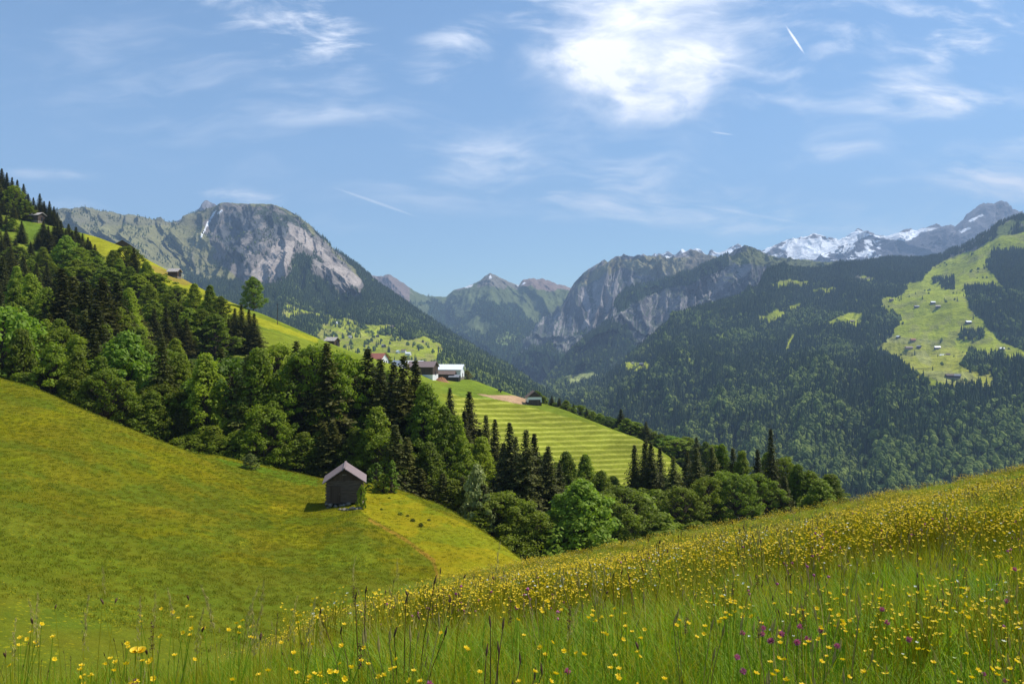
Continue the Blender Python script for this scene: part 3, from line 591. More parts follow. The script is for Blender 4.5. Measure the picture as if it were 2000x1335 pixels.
def broad(seed, H=16.0, rad=4.6, base=0.12, ncl=80, nl=120, leaf=0.26, shape='round', flat=0.5):
    """broadleaf tree: limbs ending in flattened sprays of leaves"""
    r = np.random.default_rng(seed); ph = r.uniform(0, 6.28, 6); C = []; A = []; Wd = []; br = []
    for k in range(ncl):
        f = ((k+r.uniform(0, 1))/ncl)**(0.85); a = k*2.39996+r.normal(0, .3)
        if shape == 'round': e = math.sqrt(max(0.02, 1-(2*f-0.85)**2/1.35)) if f < .97 else .2
        elif shape == 'tall': e = (1-f**2.2)**0.75*(0.75+0.25*min(1, f*5))
        else: e = (1-f**1.3)**0.8
        e *= 1+0.30*math.sin(a*2+ph[0])*math.sin(f*9+ph[1])+0.20*math.sin(a*3+ph[2]+f*7)+(r.uniform(.05, .4) if r.random() < .18 else 0)
        rr = rad*e*r.uniform(0.5, 1.0)**0.6; z = H*(base+(1-base)*f*0.955)
        c0_ = np.array([rr*math.cos(a), rr*math.sin(a), z]); cs = r.uniform(0.5, 1.45)*rad*(0.27 if ncl < 150 else 0.215)*(1-0.35*f)
        n = int(nl*r.uniform(.6, 1.3)); q = r.normal(0, 1, (n, 3)); q = unit(q)*r.uniform(0.2, 1.15, (n, 1))**0.55
        q *= np.array([cs, cs, cs*flat]); q[:, 2] -= 0.10*(q[:, 0]**2+q[:, 1]**2)/cs
        nrm = unit(unit(q+[0, 0, .2*cs])*0.7+[0, 0, .55]+r.normal(0, .45, (n, 3))); t1 = unit(np.cross(nrm, r.normal(0, 1, (n, 3))))
        t2 = np.cross(nrm, t1); l = leaf*r.uniform(.6, 1.25, (n, 1)); C.append(c0_+q); A.append(t1*l); Wd.append(t2*l*.62)
        zb = max(H*base*.7, z-rr*0.55-H*.08); br.append(tube([[0, 0, zb], [rr*.45*math.cos(a), rr*.45*math.sin(a), (zb+z)/2-.2], c0_], [0.10, .06, .02], 4))
    cr = rhombi(np.concatenate(C), np.concatenate(A), np.concatenate(Wd))
    tr = merge([tube([[0, 0, -1.5], [.1, 0, H*.3], [0, .1, H*.85]], [0.30, 0.2, 0.04], 7)]+br)
    return cr, tr, float(np.percentile(cr[0][:, 2], 99.7))
PROTO = {}
def proto(kind, gens, mat, trunkname='trunk'):
    PROTO[kind] = []
    for cr, tr, H in gens:
        PROTO[kind].append((mesh_np(kind+'_crown', cr[0], cr[1], [mat], False), mesh_np(kind+'_trunk', tr[0], tr[1], [BARK], True), H))
proto('spruce', [spruce(1, .04, .35, .27), spruce(2, .05, .45, .24), spruce(3, .05, .3, .29), spruce(4, .04, .5, .25)], M_SPR)
proto('thin', [spruce(11, .38, .4, .14), spruce(12, .25, .5, .15)], M_SPR)
proto('beech', [broad(21, 18, 4.6, .03, 230, 100, .155, 'cone', .54), broad(22, 17, 4.4, .04, 220, 105, .155, 'round', .62), broad(23, 19, 4.2, .02, 230, 100, .155, 'cone', .50), broad(24, 17, 4.3, .03, 210, 105, .155, 'cone', .52), broad(25, 18, 4.0, .03, 210, 105, .155, 'tall', .56)], M_BRD)
proto('smallbeech', [broad(61, 9, 2.6, .03, 95, 75, .19, 'tall', .55), broad(62, 9, 3.0, .03, 95, 75, .19, 'cone', .6), broad(63, 8, 2.9, .04, 85, 75, .19, 'round', .6)], M_BRD)
proto('sapling', [broad(71, 6, 1.7, .05, 42, 42, .17, 'tall', .6), broad(72, 6, 1.5, .03, 40, 42, .17, 'cone', .6)], M_LGT)
proto('maple', [broad(31, 15, 5.2, .08, 130, 110, .23, 'round', .6), broad(32, 15, 4.8, .10, 120, 110, .23, 'tall', .55)], M_LGT)
proto('blossom', [broad(41, 10, 3.0, .05, 80, 90, .2, 'tall', .6), broad(42, 8, 3.2, .05, 70, 90, .2, 'round', .6)], M_FLW)
proto('bush', [broad(51, 4, 2.2, .02, 50, 80, .16, 'round', .7), broad(52, 4, 2.0, .02, 45, 80, .16, 'tall', .7)], M_BRD)
CATN = {'spruce': ('spruce_tree', 'spruce'), 'thin': ('spruce_tree', 'spruce'), 'beech': ('beech_tree', 'broadleaf tree'), 'maple': ('maple_tree', 'broadleaf tree'), 'blossom': ('blossoming_tree', 'blossoming tree'), 'bush': ('bush', 'bush')}
TREES = []; NT = [0]
def d_near(y): return y < 160
def tree(kind, x, y, zg, H, wf=1.0, tint=1.0, zone='', warm=0.0):
    i = NT[0]; NT[0] += 1; pr = PROTO['smallbeech' if kind == 'beech' and H < 12.5 else 'sapling' if zone == 'beside hut' and kind != 'bush' else kind]; cm, tm, h0 = pr[random.randrange(len(pr))]
    e = bpy.data.objects.new(CATN[kind][0], None); sc.collection.objects.link(e); e.location = (x, y, zg); e.empty_display_size = .5
    k = H/h0; kw = k*wf; e.scale = (kw*random.uniform(.94, 1.06), kw*random.uniform(.94, 1.06), k); e.rotation_euler = (random.uniform(-.02, .02), random.uniform(-.02, .02), random.uniform(0, 6.28))
    c = link('crown', cm, e); t = link('trunk', tm, e)
    v = tint*random.uniform(.8, 1.25)*(random.choice([.85, 1, 1.45]) if kind == 'spruce' and d_near(y) else 1); w = random.uniform(-.06, .08)+warm; c.color = (v*(1+w), v, v*(1-w), 1)
    tag(e, None, CATN[kind][1]); TREES.append((e, kind, zone, x/y*F+1000, H, y, tint)); return e
def T7(px, top, d, kind, wf=1.0, tint=1.0, zone='', warm=0.0, g=None):
    x = (px-1000)/F*d; zg = (g or g7)(x, d)
    if zg is None: return
    H = (667.5-top)/F*d-zg
    if H < 1.0: return
    tree(kind, x, d, zg-0.2, min(H, 36), wf*(min(1.5, max(.82, 17/max(H, 8))) if kind != 'spruce' else min(1.5, max(1.3, 19/max(H, 8)))) if kind != 'bush' else wf, tint, zone, warm)
K = {'S': 'spruce', 'B': 'beech', 'M': 'maple', 'W': 'blossom', 'T': 'thin', 'U': 'bush'}
ZA, ZB, ZC, ZD = 'tree belt behind the log hut', 'wooded slope above the belt', 'forest on the skyline at upper left', 'edge of the striped hay field'
ZE, ZF, ZG, ZH = 'tree row behind the hay shed', 'trees beyond the flower meadow', 'clump below the ridge pasture', 'trees around the upper left pasture'
rowA = '0,600,M 38,642,B 72,648,S 108,640,B 150,655,B 187,640,S 218,668,M 250,650,M 286,672,B 320,656,S 352,690,B 374,742,M 400,690,B 430,676,S 455,700,M 480,690,S 510,680,B 545,672,B 577,662,S 606,675,B 640,667,S 666,688,B 694,702,S 721,678,S 745,698,S 770,703,S 787,692,S 809,700,S 832,748,B 862,792,B 892,812,B 938,852,B'
for q in rowA.split():
    p, tp, k = q.split(','); T7(float(p), float(tp), random.uniform(127, 141), K[k], 1.1 if k != 'S' else .95, 1.0, ZA)
for p, tp, d, k in [(880,755,185,'S'),(915,762,152,'S'),(950,808,150,'S'),(965,816,148,'S'),(1000,822,128,'S'),(1025,836,126,'S'),(1047,843,130,'S'),(1075,868,128,'S'),(980,862,132,'S'),(905,800,145,'S'),(1062,880,136,'S'),(935,835,150,'S'),(1012,850,135,'S'),(1090,900,130,'S')]:
    T7(p, tp, d, K[k], .85, .9, ZD)
for p, tp, d, k, w in [(926,905,113,'W',.62),(942,955,110,'W',.6),(1108,880,140,'B',1),(1145,886,150,'B',1),(1136,938,112,'M',1.2),(1172,918,140,'B',1),(1200,928,150,'B',1),(1222,950,125,'B',1.2),(1098,1012,104,'M',.8),(1180,965,120,'B',1.2),(1250,965,135,'U',1),(1160,1000,112,'B',1),(1205,1000,118,'B',1.1),(1290,1000,125,'B',1.1),
     (1240,866,150,'S',.8),(1256,856,154,'S',.9),(1272,862,150,'S',.8),(1290,870,156,'S',.8),(1318,888,150,'S',.9),(1345,880,160,'S',.9),(1362,872,152,'S',.9),(1393,870,158,'S',.9),(1410,866,165,'B',1),(1430,872,158,'S',.9),(1450,880,150,'B',1),(1480,875,156,'S',.85),(1500,882,165,'B',1),(1508,835,150,'T',1.15),(1532,892,155,'B',1),(1556,905,150,'B',1),(1585,918,150,'B',1.2),(1618,924,150,'B',1.4),(1330,950,135,'B',1),(1380,930,140,'B',1),(1440,925,140,'B',1),(1600,935,140,'B',1.3)]:
    T7(p, tp, d, K[k], w, 1.0, ZF)
rowB = '30,545,B,180 60,535,B,185 88,562,B,170 120,522,S,178 140,538,S,186 166,545,S,172 185,560,S,190 203,540,S,178 226,548,S,184 250,562,B,190 270,590,S,195 300,600,S,215 325,598,S,220 345,610,S,225 365,620,S,225 312,640,S,190 290,555,B,255 318,552,B,262 348,560,B,258 378,553,B,255 408,556,B,250 430,578,B,246 396,602,B,235 420,612,B,232 370,602,B,235 345,590,B,240 300,585,B,235 457,600,S,244 470,592,S,240 485,602,S,246 498,610,S,240 447,620,S,238 5,500,S,240 20,480,S,280 12,447,S,330 48,500,S,260 70,512,S,250 84,482,B,290 35,520,B,220 110,560,S,210 0,550,S,200 60,585,B,175 20,590,B,165 150,600,B,160 230,600,B,170 275,640,B,165 340,660,B,165 190,590,S,160 100,610,S,160'
for q in rowB.split():
    p, tp, k, d = q.split(','); sp_ = k == 'S' and 100 < float(p) < 260; T7(float(p), float(tp), float(d)-(12 if sp_ else 0), K[k], 1.35 if sp_ else 1.1, .8 if sp_ else .95, ZB, .02)
for q in '222,488,B,290 245,480,B,295 262,482,S,290 255,520,B,275 286,510,B,285 300,532,B,280 215,522,B,270 270,535,B,270 235,505,B,285'.split():
    p, tp, k, d = q.split(','); T7(float(p), float(tp), float(d), K[k], 1.2, .95, ZG)
for p, tp, d, k in [(-20,372,392,'S'),(-6,380,394,'S'),(6,388,390,'S'),(16,395,392,'B'),(26,398,388,'S'),(34,402,392,'S'),(-12,400,375,'S'),(0,412,372,'S'),(12,420,370,'S'),(-18,430,350,'B'),(-4,436,352,'S'),(24,425,368,'B'),(50,405,392,'S'),(58,402,394,'B'),(-15,455,320,'S'),(3,462,318,'S'),(-8,480,300,'S'),(14,490,300,'S'),(33,480,310,'B'),(28,505,280,'S'),(44,498,285,'S'),(60,505,275,'B'),(-20,510,262,'B'),(2,520,258,'S'),(22,525,255,'S'),(76,492,300,'S'),(90,512,270,'S'),(112,430,350,'S'),(128,446,340,'S'),(142,450,338,'S'),(156,458,330,'S'),(176,470,325,'S'),(185,476,320,'S'),(118,478,310,'B'),(150,505,290,'B'),(176,512,285,'B'),(200,520,275,'B'),(104,412,395,'S'),(98,405,398,'S')]:
    T7(p, tp, d, K[k], 1.05, .9, ZH)
T7(495, 540, 333, 'maple', .95, .95, 'ridge')
for q in '130,460,M,300 102,497,B,300 155,482,B,300 84,430,S,350 95,440,S,345 106,436,S,350 120,430,S,352 135,436,S,350 150,442,S,345 162,455,S,345 172,462,S,340 42,430,S,350 60,470,S,330 75,455,S,345 180,488,B,320 190,500,B,310 110,520,B,290 140,520,B,285 30,465,S,330 92,500,S,300 165,520,B,280'.split():
    p, tp, k, d = q.split(','); T7(float(p), float(tp), float(d), K[k], 1.05, .95, ZH)
for p, tp in [(-22,312),(-10,322),(2,328),(12,336),(22,345),(33,350),(45,358),(55,378),(66,385),(78,377),(87,392),(97,392),(106,402),(113,414)]:
    T7(p, tp, random.uniform(425, 445) if p < 60 else 418, 'spruce', 1.0, .85, ZC)
for p, tp in [(-15,345),(0,352),(9,366),(18,372),(28,362),(40,384),(50,390),(60,396),(72,402),(84,408),(95,410),(104,416),(-8,392),(6,400),(16,405),(26,412),(36,408)]:
    T7(p, tp, 405, random.choice(['spruce', 'spruce', 'spruce', 'beech']), 1.05, .95, ZC)
for i, (p, tp, k) in enumerate([(1048,762,'M'),(1036,775,'B'),(1062,772,'B'),(1078,772,'S'),(1092,775,'S'),(1105,780,'B'),(1120,786,'S'),(1133,790,'B'),(1146,796,'S'),(1158,802,'B'),(1172,806,'B'),(1186,812,'M'),(1200,816,'M'),(1214,797,'S'),(1224,815,'B'),(1236,822,'B'),(1250,830,'B'),(1262,822,'S'),(1276,842,'B'),(1292,846,'B'),(1308,850,'M'),(1325,856,'B'),(1342,852,'B'),(1360,852,'S'),(1378,862,'B'),(1395,868,'B'),(1325,880,'B'),(1350,885,'B'),(1375,890,'B'),(1305,872,'M'),(1168,818,'B'),(1110,792,'B'),(1085,785,'B')]):
    cd = np.interp(p, [c[0] for c in C2], [c[2] for c in C2]); T7(p, tp, cd+random.uniform(12, 24), K[k], 1.15, .95, ZE)
T7(752, 688, 392, 'beech', 1.0, 1.1, 'village tree'); T7(912, 722, 432, 'blossom', 1.2, .6, 'farm tree', .2)
# dense backing rows of the belt
tl = [(-150,600),(0,640),(100,600),(200,610),(300,680),(440,715),(600,705),(700,715),(790,735),(850,790),(900,850),(1000,870),(1100,915),(1200,950),(1300,925),(1500,920),(1640,950)]
for row, (d0, off, st) in enumerate([(150, 0, 22), (172, -6, 28), (122, 70, 20)]):
    p = -140+row*9
    while p < (1600 if row < 2 else 1400):
        tp = np.interp(p, *zip(*tl))+off+random.uniform(-8, 26)
        k = random.choices(['beech', 'spruce', 'maple'], [5, 6, 1])[0] if p < 850 else random.choices(['beech', 'spruce'], [5, 5])[0]
        if row == 2:
            k = random.choice(['beech', 'spruce']); dd = np.interp(p, [0, 600, 1000, 1300], [124, 121, 108, 118])
            T7(p, tp+random.uniform(0, 60), dd+random.uniform(0, 5), k, 1.2, .85, ZA if p < 850 else ZF)
        elif not (row == 1 and 380 < p < 560): T7(p, tp, d0+random.uniform(-6, 8), k, 1.1, .9, ZA if p < 850 else (ZD if p < 1090 else ZF))
        p += st+random.uniform(-5, 5)
# small things by the hut and the meadow edge
def T9(px, top, d, kind, wf=1., tint=1., zone=''): T7(px, top, d, kind, wf, tint, zone, g=g9)
T9(489, 882, 109.5, 'blossom', 1.0, 1.3, 'white shrub'); T9(735, 900, 99, 'maple', .8, .8, 'beside hut'); T9(765, 895, 97, 'maple', .6, .85, 'beside hut'); T9(748, 922, 97, 'bush', .9, 1.2, 'beside hut')

ORD = ['first', 'second', 'third', 'fourth', 'fifth', 'sixth', 'seventh', 'eighth', 'ninth', 'tenth', 'eleventh', 'twelfth', 'thirteenth', 'fourteenth', 'fifteenth', 'sixteenth', 'seventeenth', 'eighteenth', 'nineteenth', 'twentieth']
TENS = ['', '', 'twent', 'thirt', 'fort', 'fift', 'sixt', 'sevent', 'eight', 'ninet']
def ordn(i):
    n = i+1
    if n > 99: return 'hundred and '+ordn(n-101) if n > 100 else 'hundredth'
    return ORD[i] if i < 20 else TENS[n//10]+('ieth' if n % 10 == 0 else 'y-'+ORD[n % 10-1])
LOOK = {'spruce': 'dark pointed spruce', 'thin': 'thin bare-trunked spruce', 'beech': 'bushy green broadleaf tree', 'maple': 'bright green broadleaf tree', 'blossom': 'pale blossoming tree', 'bush': 'low leafy bush'}
from collections import defaultdict
bz = defaultdict(list)
for T_ in TREES:
    z_ = T_[2]
    if z_ == ZA: z_ = ('front row' if T_[5] < 126.5 else 'middle row' if T_[5] < 142 else 'back row')+' of the belt behind the hut'
    if z_ == ZF: z_ = ('front row' if T_[5] < 136 else 'back row')+' beyond the flower meadow'
    bz[(z_, T_[1])].append(T_)
SPECIAL = {'ridge': 'solitary round broadleaf tree standing on the pasture ridge against the grey mountain', 'village tree': 'small round green tree between the village roofs', 'farm tree': 'reddish bare-looking tree at the end of the white roofed barn', 'white shrub': 'small white blossoming shrub at the meadow edge left of the log hut'}
for (z_, k_), L_ in bz.items():
    L_.sort(key=lambda q: q[3])
    for i, q in enumerate(L_):
        e = q[0]
        if z_ in SPECIAL: e['label'] = SPECIAL[z_]; continue
        if z_ == 'beside hut': e['label'] = 'sunlit young broadleaf %s just right of the log hut, %s from the hut' % (CATN[k_][1].split()[-1], ORD[i]); e['group'] = 'young trees beside the hut'; continue
        e['label'] = '%s, %s from left, %s' % (LOOK[k_], ordn(i), z_); e['group'] = z_

# ------------------------------------------------------------------ scattered ground cover and far forests
def lump(r, cx, cy, cz, rx, rz):
    m_ = 7; n_ = 5; V_ = []
    for i in range(n_+1):
        th = math.pi*i/n_
        for j in range(m_):
            a = 2*math.pi*j/m_; k = r.uniform(.78, 1.18); V_.append([cx+rx*k*math.sin(th)*math.cos(a), cy+rx*k*math.sin(th)*math.sin(a), cz+rz*k*math.cos(th)])
    i = np.arange((n_+1)*m_).reshape(n_+1, m_); j = np.roll(i, -1, 1)
    return np.array(V_), np.stack([i[:-1], i[1:], j[1:], j[:-1]], -1).reshape(-1, 4)
def far_conifer(seed):
    r = np.random.default_rng(seed); P = []
    for k in range(6):
        z0 = 0.04+k*.155; z1 = z0+.27-.01*k; rr = 0.17*(1-k/6.4)*r.uniform(.85, 1.15); m_ = 9; V_ = [[0, 0, z1]]
        for j in range(m_):
            a = 2*math.pi*j/m_+k; q = rr*r.uniform(.65, 1.25); V_.append([q*math.cos(a), q*math.sin(a), z0+r.uniform(-.03, .03)])
        f = [[0, 1+j, 1+(j+1) % m_, 1+(j+1) % m_] for j in range(m_)]; P.append((np.array(V_), np.array(f)))
    return P
def tris(parts):
    V_, F_ = merge(parts); return V_, F_
def tri_mesh(name, parts, mat):
    V_, F_ = merge(parts); me = bpy.data.meshes.new(name)
    me.from_pydata(V_.tolist(), [], [tuple(dict.fromkeys(f)) for f in F_.tolist()]); me.materials.append(mat)
    me.update(); return me
def far_mat(name, lo, hi):
    m_, b = new_mat(name); oi = b.n('ShaderNodeObjectInfo'); n_ = b.noise(obj_co(b), 7, 2, .6)
    v = b.m('ADD', b.m('MULTIPLY', oi.outputs['Random'], .8), b.m('MULTIPLY', n_, .3))
    principled(b, b.ramp(v, [(.1, lo), (.95, hi)]), .9, .1); return m_
MFC = far_mat('far_conifer', (0.022, 0.044, 0.022), (0.082, 0.112, 0.036)); MFB = far_mat('far_broadleaf', (0.045, 0.075, 0.02), (0.22, 0.26, 0.05))
def proto_coll(name, meshes):
    c = bpy.data.collections.new(name)
    for i, me in enumerate(meshes):
        o_ = bpy.data.objects.new('%s_%02d' % (name, i), me); c.objects.link(o_)
    return c
def scatter(name, P, scl, rot, idx, coll, label=None):
    n = len(P); me = bpy.data.meshes.new(name); me.vertices.add(n); me.vertices.foreach_set('co', np.asarray(P, np.float32).ravel())
    a = me.attributes.new('scl', 'FLOAT_VECTOR', 'POINT'); a.data.foreach_set('vector', np.asarray(scl, np.float32).ravel())
    a = me.attributes.new('rot', 'FLOAT_VECTOR', 'POINT'); a.data.foreach_set('vector', np.asarray(rot, np.float32).ravel())
    a = me.attributes.new('idx', 'INT', 'POINT'); a.data.foreach_set('value', np.asarray(idx, np.int32))
    o_ = link(name, me); tag(o_, label, None, None, 'stuff')
    ng = bpy.data.node_groups.new(name, 'GeometryNodeTree'); ng.interface.new_socket('Geometry', in_out='INPUT', socket_type='NodeSocketGeometry'); ng.interface.new_socket('Geometry', in_out='OUTPUT', socket_type='NodeSocketGeometry')
    N = ng.nodes; gi = N.new('NodeGroupInput'); go = N.new('NodeGroupOutput'); ip = N.new('GeometryNodeInstanceOnPoints'); ci = N.new('GeometryNodeCollectionInfo')
    ci.inputs['Collection'].default_value = coll; ci.inputs['Separate Children'].default_value = True; ci.inputs['Reset Children'].default_value = True
    def attr(nm, ty):
        x = N.new('GeometryNodeInputNamedAttribute'); x.data_type = ty; x.inputs['Name'].default_value = nm; return x.outputs[0]
    L = ng.links.new; L(gi.outputs[0], ip.inputs['Points']); L(ci.outputs[0], ip.inputs['Instance']); ip.inputs['Pick Instance'].default_value = True
    L(attr('idx', 'INT'), ip.inputs['Instance Index']); L(attr('rot', 'FLOAT_VECTOR'), ip.inputs['Rotation']); L(attr('scl', 'FLOAT_VECTOR'), ip.inputs['Scale'])
    L(ip.outputs[0], go.inputs[0]); md = o_.modifiers.new('scatter', 'NODES'); md.node_group = ng; return o_
farC = proto_coll('far_tree', [tri_mesh('fc%d' % k, far_conifer(k), MFC) for k in range(3)] +
   [tri_mesh('fb%d' % k, [lump(np.random.default_rng(60+k), 0, 0, .55, .30, .40), lump(np.random.default_rng(70+k), .16, .05, .42, .22, .26), lump(np.random.default_rng(80+k), -.13, -.12, .48, .24, .26), lump(np.random.default_rng(90+k), -.02, .15, .40, .22, .25), lump(np.random.default_rng(95+k), 0.03, -.02, .80, .16, .17)], MFB) for k in range(3)])
def forest(T, mask, n, hc, hb, pb, name, label, tmin, tmax, pxr=(-30, 2030)):
    x, y, z = T.x, T.y, T.z; P = np.stack([x, y, z], -1); A = P[:-1, :-1]; B = P[1:, :-1]; C = P[:-1, 1:]
    ar = np.linalg.norm(np.cross(B-A, C-A), axis=-1); m_ = mask[:-1, :-1] & (T.t[:-1, :-1] > tmin) & (T.t[:-1, :-1] < tmax) & (T.px[:-1, :-1] > pxr[0]) & (T.px[:-1, :-1] < pxr[1])
    # keep only what faces the viewpoint region: slopes turned away are hidden
    w = (ar*m_).ravel(); w /= w.sum(); k = rng.choice(len(w), n, p=w); i, j = np.unravel_index(k, m_.shape); u = rng.random((n, 1)); v = rng.random((n, 1))
    Q = A[i, j]+(B[i, j]-A[i, j])*u+(C[i, j]-A[i, j])*v; 
    pbv = pb(T.px[i, j], T.py[i, j], Q) if callable(pb) else np.full(n, pb); br = rng.random(n) < pbv
    H = np.where(br, hb, hc)*rng.uniform(.6, 1.3, n); W_ = np.where(br, rng.uniform(.9, 1.4, n), rng.uniform(.9, 1.35, n))
    idx = np.where(br, 3, 0)+rng.integers(0, 3, n); rot = np.zeros((n, 3)); rot[:, 2] = rng.uniform(0, 6.28, n); Q[:, 2] -= H*.06
    scatter(name, Q, np.stack([H*W_, H*W_, H], -1), rot, idx, farC, label)
cl6 = lambda px, py, Q: np.clip(0.12+1.3*(fbm(Q[:, 0]/170, Q[:, 1]/170, 4, 5)) + (py-660)/520., 0.03, .8)*np.clip((py-545)/40, .04, 1)
forest(M6, F6, 62000, 22, 15, cl6, 'slope_forest', 'dense mixed forest covering the slope below the alpine pastures', .3, 5.02)
forest(M1, F1, 42000, 21, 14, lambda px, py, Q: np.clip((py-600)/160.+.6*fbm(Q[:, 0]/160, Q[:, 1]/160, 3, 5), .02, .5), 'mountain_forest', 'dark spruce forest on the flank of the grey mountain', 1.2, 5.02)
forest(M4, F4_, 26000, 24, 18, lambda px, py, Q: np.clip((py-690)/130.+.6*fbm(Q[:, 0]/200, Q[:, 1]/200, 3, 5), .02, .6), 'ravine_forest', 'bluish forest in the ravine at the head of the valley', .2, 5.02)
forest(M3, F3, 9000, 26, 18, .15, 'cliff_forest', 'forest at the foot of the rocky mountain', .2, 4)
forest(M2, F2, 9000, 26, 18, .1, 'distant_forest', 'far forest patches on the central mountains', 1, 3)
sp1 = (M1.px < 700) & (M1.py < 640) & (M1.py > 405) & ~scree & ~F1 & (fbm(M1.u*.06, M1.t*8, 4, 88) > .12)
forest(M1, sp1, 3500, 14, 10, .05, 'mountain_scrub', 'scattered dwarf pines on the grey mountain', 2, 5.05)
forest(M6, p6 & (M6.t < 5.05) & (fbm(M6.u*.05, M6.t*20, 3, 81) > .36), 110, 15, 10, .6, 'pasture_scrub', 'single trees scattered over the alpine pastures', .3, 5.0)
forest(M1, mead & (M1.t > 1.2) & (fbm(M1.u*.05, M1.t*20, 3, 82) > .25), 260, 15, 11, .6, 'village_scrub', 'hedges and single trees on the valley village meadows', .8, 4)

# ------------------------------------------------------------------ buildings
def box(cx, cy, cz, sx, sy, sz, rz=0.0):
    v = np.array([[x, y, z] for x in (-.5, .5) for y in (-.5, .5) for z in (-.5, .5)])*[sx, sy, sz]
    if rz: c_, s_ = math.cos(rz), math.sin(rz); v = np.stack([v[:, 0]*c_-v[:, 1]*s_, v[:, 0]*s_+v[:, 1]*c_, v[:, 2]], -1)
    return v+[cx, cy, cz], np.array([(0,1,3,2),(4,6,7,5),(0,4,5,1),(2,3,7,6),(0,2,6,4),(1,5,7,3)])
def prism(w, l, h, e):                       # gabled body: width w (x), length l (y), eaves e, ridge h
    V_ = np.array([[x, y, z] for y in (-l/2, l/2) for x, z in ((-w/2, 0), (w/2, 0), (w/2, e), (0, h), (-w/2, e))])
    return V_, [(4,3,2,1,0),(5,6,7,8,9),(0,1,6,5),(1,2,7,6),(2,3,8,7),(3,4,9,8),(4,0,5,9)]
def poly_mesh(name, V_, F_, mat):
    me = bpy.data.meshes.new(name); me.from_pydata([tuple(v) for v in V_], [], [tuple(int(i) for i in f) for f in F_]); me.materials.append(mat); me.update(); return me
def roof_mesh(w, l, h, e, ov, oy, th):
    sl_ = (h-e)/(w/2); P = []
    for sg in (-1, 1):
        x1 = sg*(w/2+ov); z1 = e-ov*sl_; V_ = []
        for y in (-l/2-oy, l/2+oy): V_ += [[0, y, h+.03], [x1, y, z1+.03], [x1, y, z1+.03+th], [0, y, h+.03+th*1.15]]
        P.append((np.array(V_), np.array([(0,1,2,3),(7,6,5,4),(0,4,5,1),(1,5,6,2),(2,6,7,3),(3,7,4,0)])))
    return merge(P)
WOOD = plain_mat('weathered_boards', (0.085, 0.06, 0.045), .9, .15, 2.0, .35, .02, stretch=(1, 1, .15))
LOGM = plain_mat('old_logs', (0.115, 0.088, 0.07), .9, .15, 5.0, .5, .03, stretch=(.25, .25, 2.5))
LWOOD = plain_mat('light_wood', (0.42, 0.26, 0.14), .8, .2, 3, .2); WHITE = plain_mat('white_plaster', (0.78, 0.77, 0.74), .9, .2, 1, .06)
STONE = plain_mat('field_stone', (0.21, 0.18, 0.14), .95, .2, 3, .4, .08); DARKW = plain_mat('dark_opening', (0.02, 0.02, 0.022), .5, .4)
PINKR = plain_mat('brown_sheet_roof', (0.225, 0.165, 0.155), .65, .35, 1.6, .25, .01, stretch=(1, 3, 1)); GREYR = plain_mat('grey_roof', (0.24, 0.24, 0.26), .6, .4, 1, .2)
WHITER = plain_mat('bright_metal_roof', (0.85, 0.86, 0.88), .45, .5, .5, .04); BRNR = plain_mat('brown_shingle_roof', (0.17, 0.12, 0.10), .85, .2, 1.5, .3)
REDR = plain_mat('red_tile_roof', (0.36, 0.13, 0.10), .8, .3, 1.5, .2); PALER = plain_mat('pale_shingle_roof', (0.48, 0.42, 0.38), .7, .3, 1.5, .2); BLUER = plain_mat('blue_grey_roof', (0.30, 0.34, 0.40), .5, .5, 1, .1)
def house(name, loc, w, l, e, h, rot, wall, roof, label, cat='house', win=3, base=None, ov=.5, group=None, door=True):
    r = bpy.data.objects.new(name, None); sc.collection.objects.link(r); r.location = loc; r.rotation_euler = (0, 0, R(rot)); tag(r, label, cat, group)
    V_, F_ = prism(w, l, h, e); link('wall', poly_mesh('house_wall', V_, F_, wall), r)
    rv, rf = roof_mesh(w, l, h, e, ov, ov, .18); link('roof', poly_mesh('house_roof', rv, rf, roof), r)
    bv, bf = box(0, 0, -1.6, w+.06, l+.06, 3.7 if base else 3.2); link('foundation', poly_mesh('house_base', bv, bf, base or STONE), r)
    for i in range(win):
        x = (i-(win-1)/2)*w/(win+.3); fr = poly_mesh('window', *box(x, -l/2-.04, e*.62, .9, .08, 1.05), WHITE if wall is not WHITE else WOOD); wo_ = link('window', fr, r)
        link('pane', poly_mesh('pane', *box(x, -l/2-.09, e*.62, .66, .04, .82), DARKW), wo_)
    if door: link('door', poly_mesh('door', *box(w*.0+.2, -l/2-.13 if not win else -l/2-.05, 1.0, 1.2, .08, 2.0) if not win else box(w/2+.05, 0, 1.0, .08, 1.2, 2.0), DARKW if wall is WOOD else WOOD), r)
    return r
def on7(px, d, dz=0): x = (px-1000)/F*d; return (x, d, (g7(x, d) or 0)+dz)
def onT(T, px, py, tmin=0.5, tmax=5):
    q = (T.px-px)**2+(T.py-py)**2+1e6*((T.t < tmin) | (T.t > tmax)); i, j = np.unravel_index(q.argmin(), T.shape); return (float(T.x[i, j]), float(T.y[i, j]), float(T.z[i, j]))
house('barn', on7(826, 398, .4), 9, 13, 4.2, 6.6, 78, WOOD, PINKR, 'barn with pinkish brown roof left of the white roofed barn', 'barn', 0, WHITE, .7)
house('barn', on7(878, 424, 1.6), 9.5, 14, 4.2, 6.4, 82, WHITE, WHITER, 'barn with glaring white roof at the end of the farm', 'barn', 0, None, .9)
house('barn', on7(872, 412, -.2), 6, 9, 3.2, 4.6, 84, WOOD, BRNR, 'low dark wooden barn in front of the white roofed barn', 'barn', 0, None, .5)
house('shed', on7(888, 409, -.6), 4.5, 5, 2.6, 3.6, 80, DARKW, GREYR, 'small black shed at the right foot of the white roofed barn', 'shed', 0, None, .3)
house('barn', on7(800, 415, 3), 8, 14, 4.5, 6.6, 80, WOOD, WHITER, 'pale roofed barn half hidden by twin spruces', 'barn', 0)
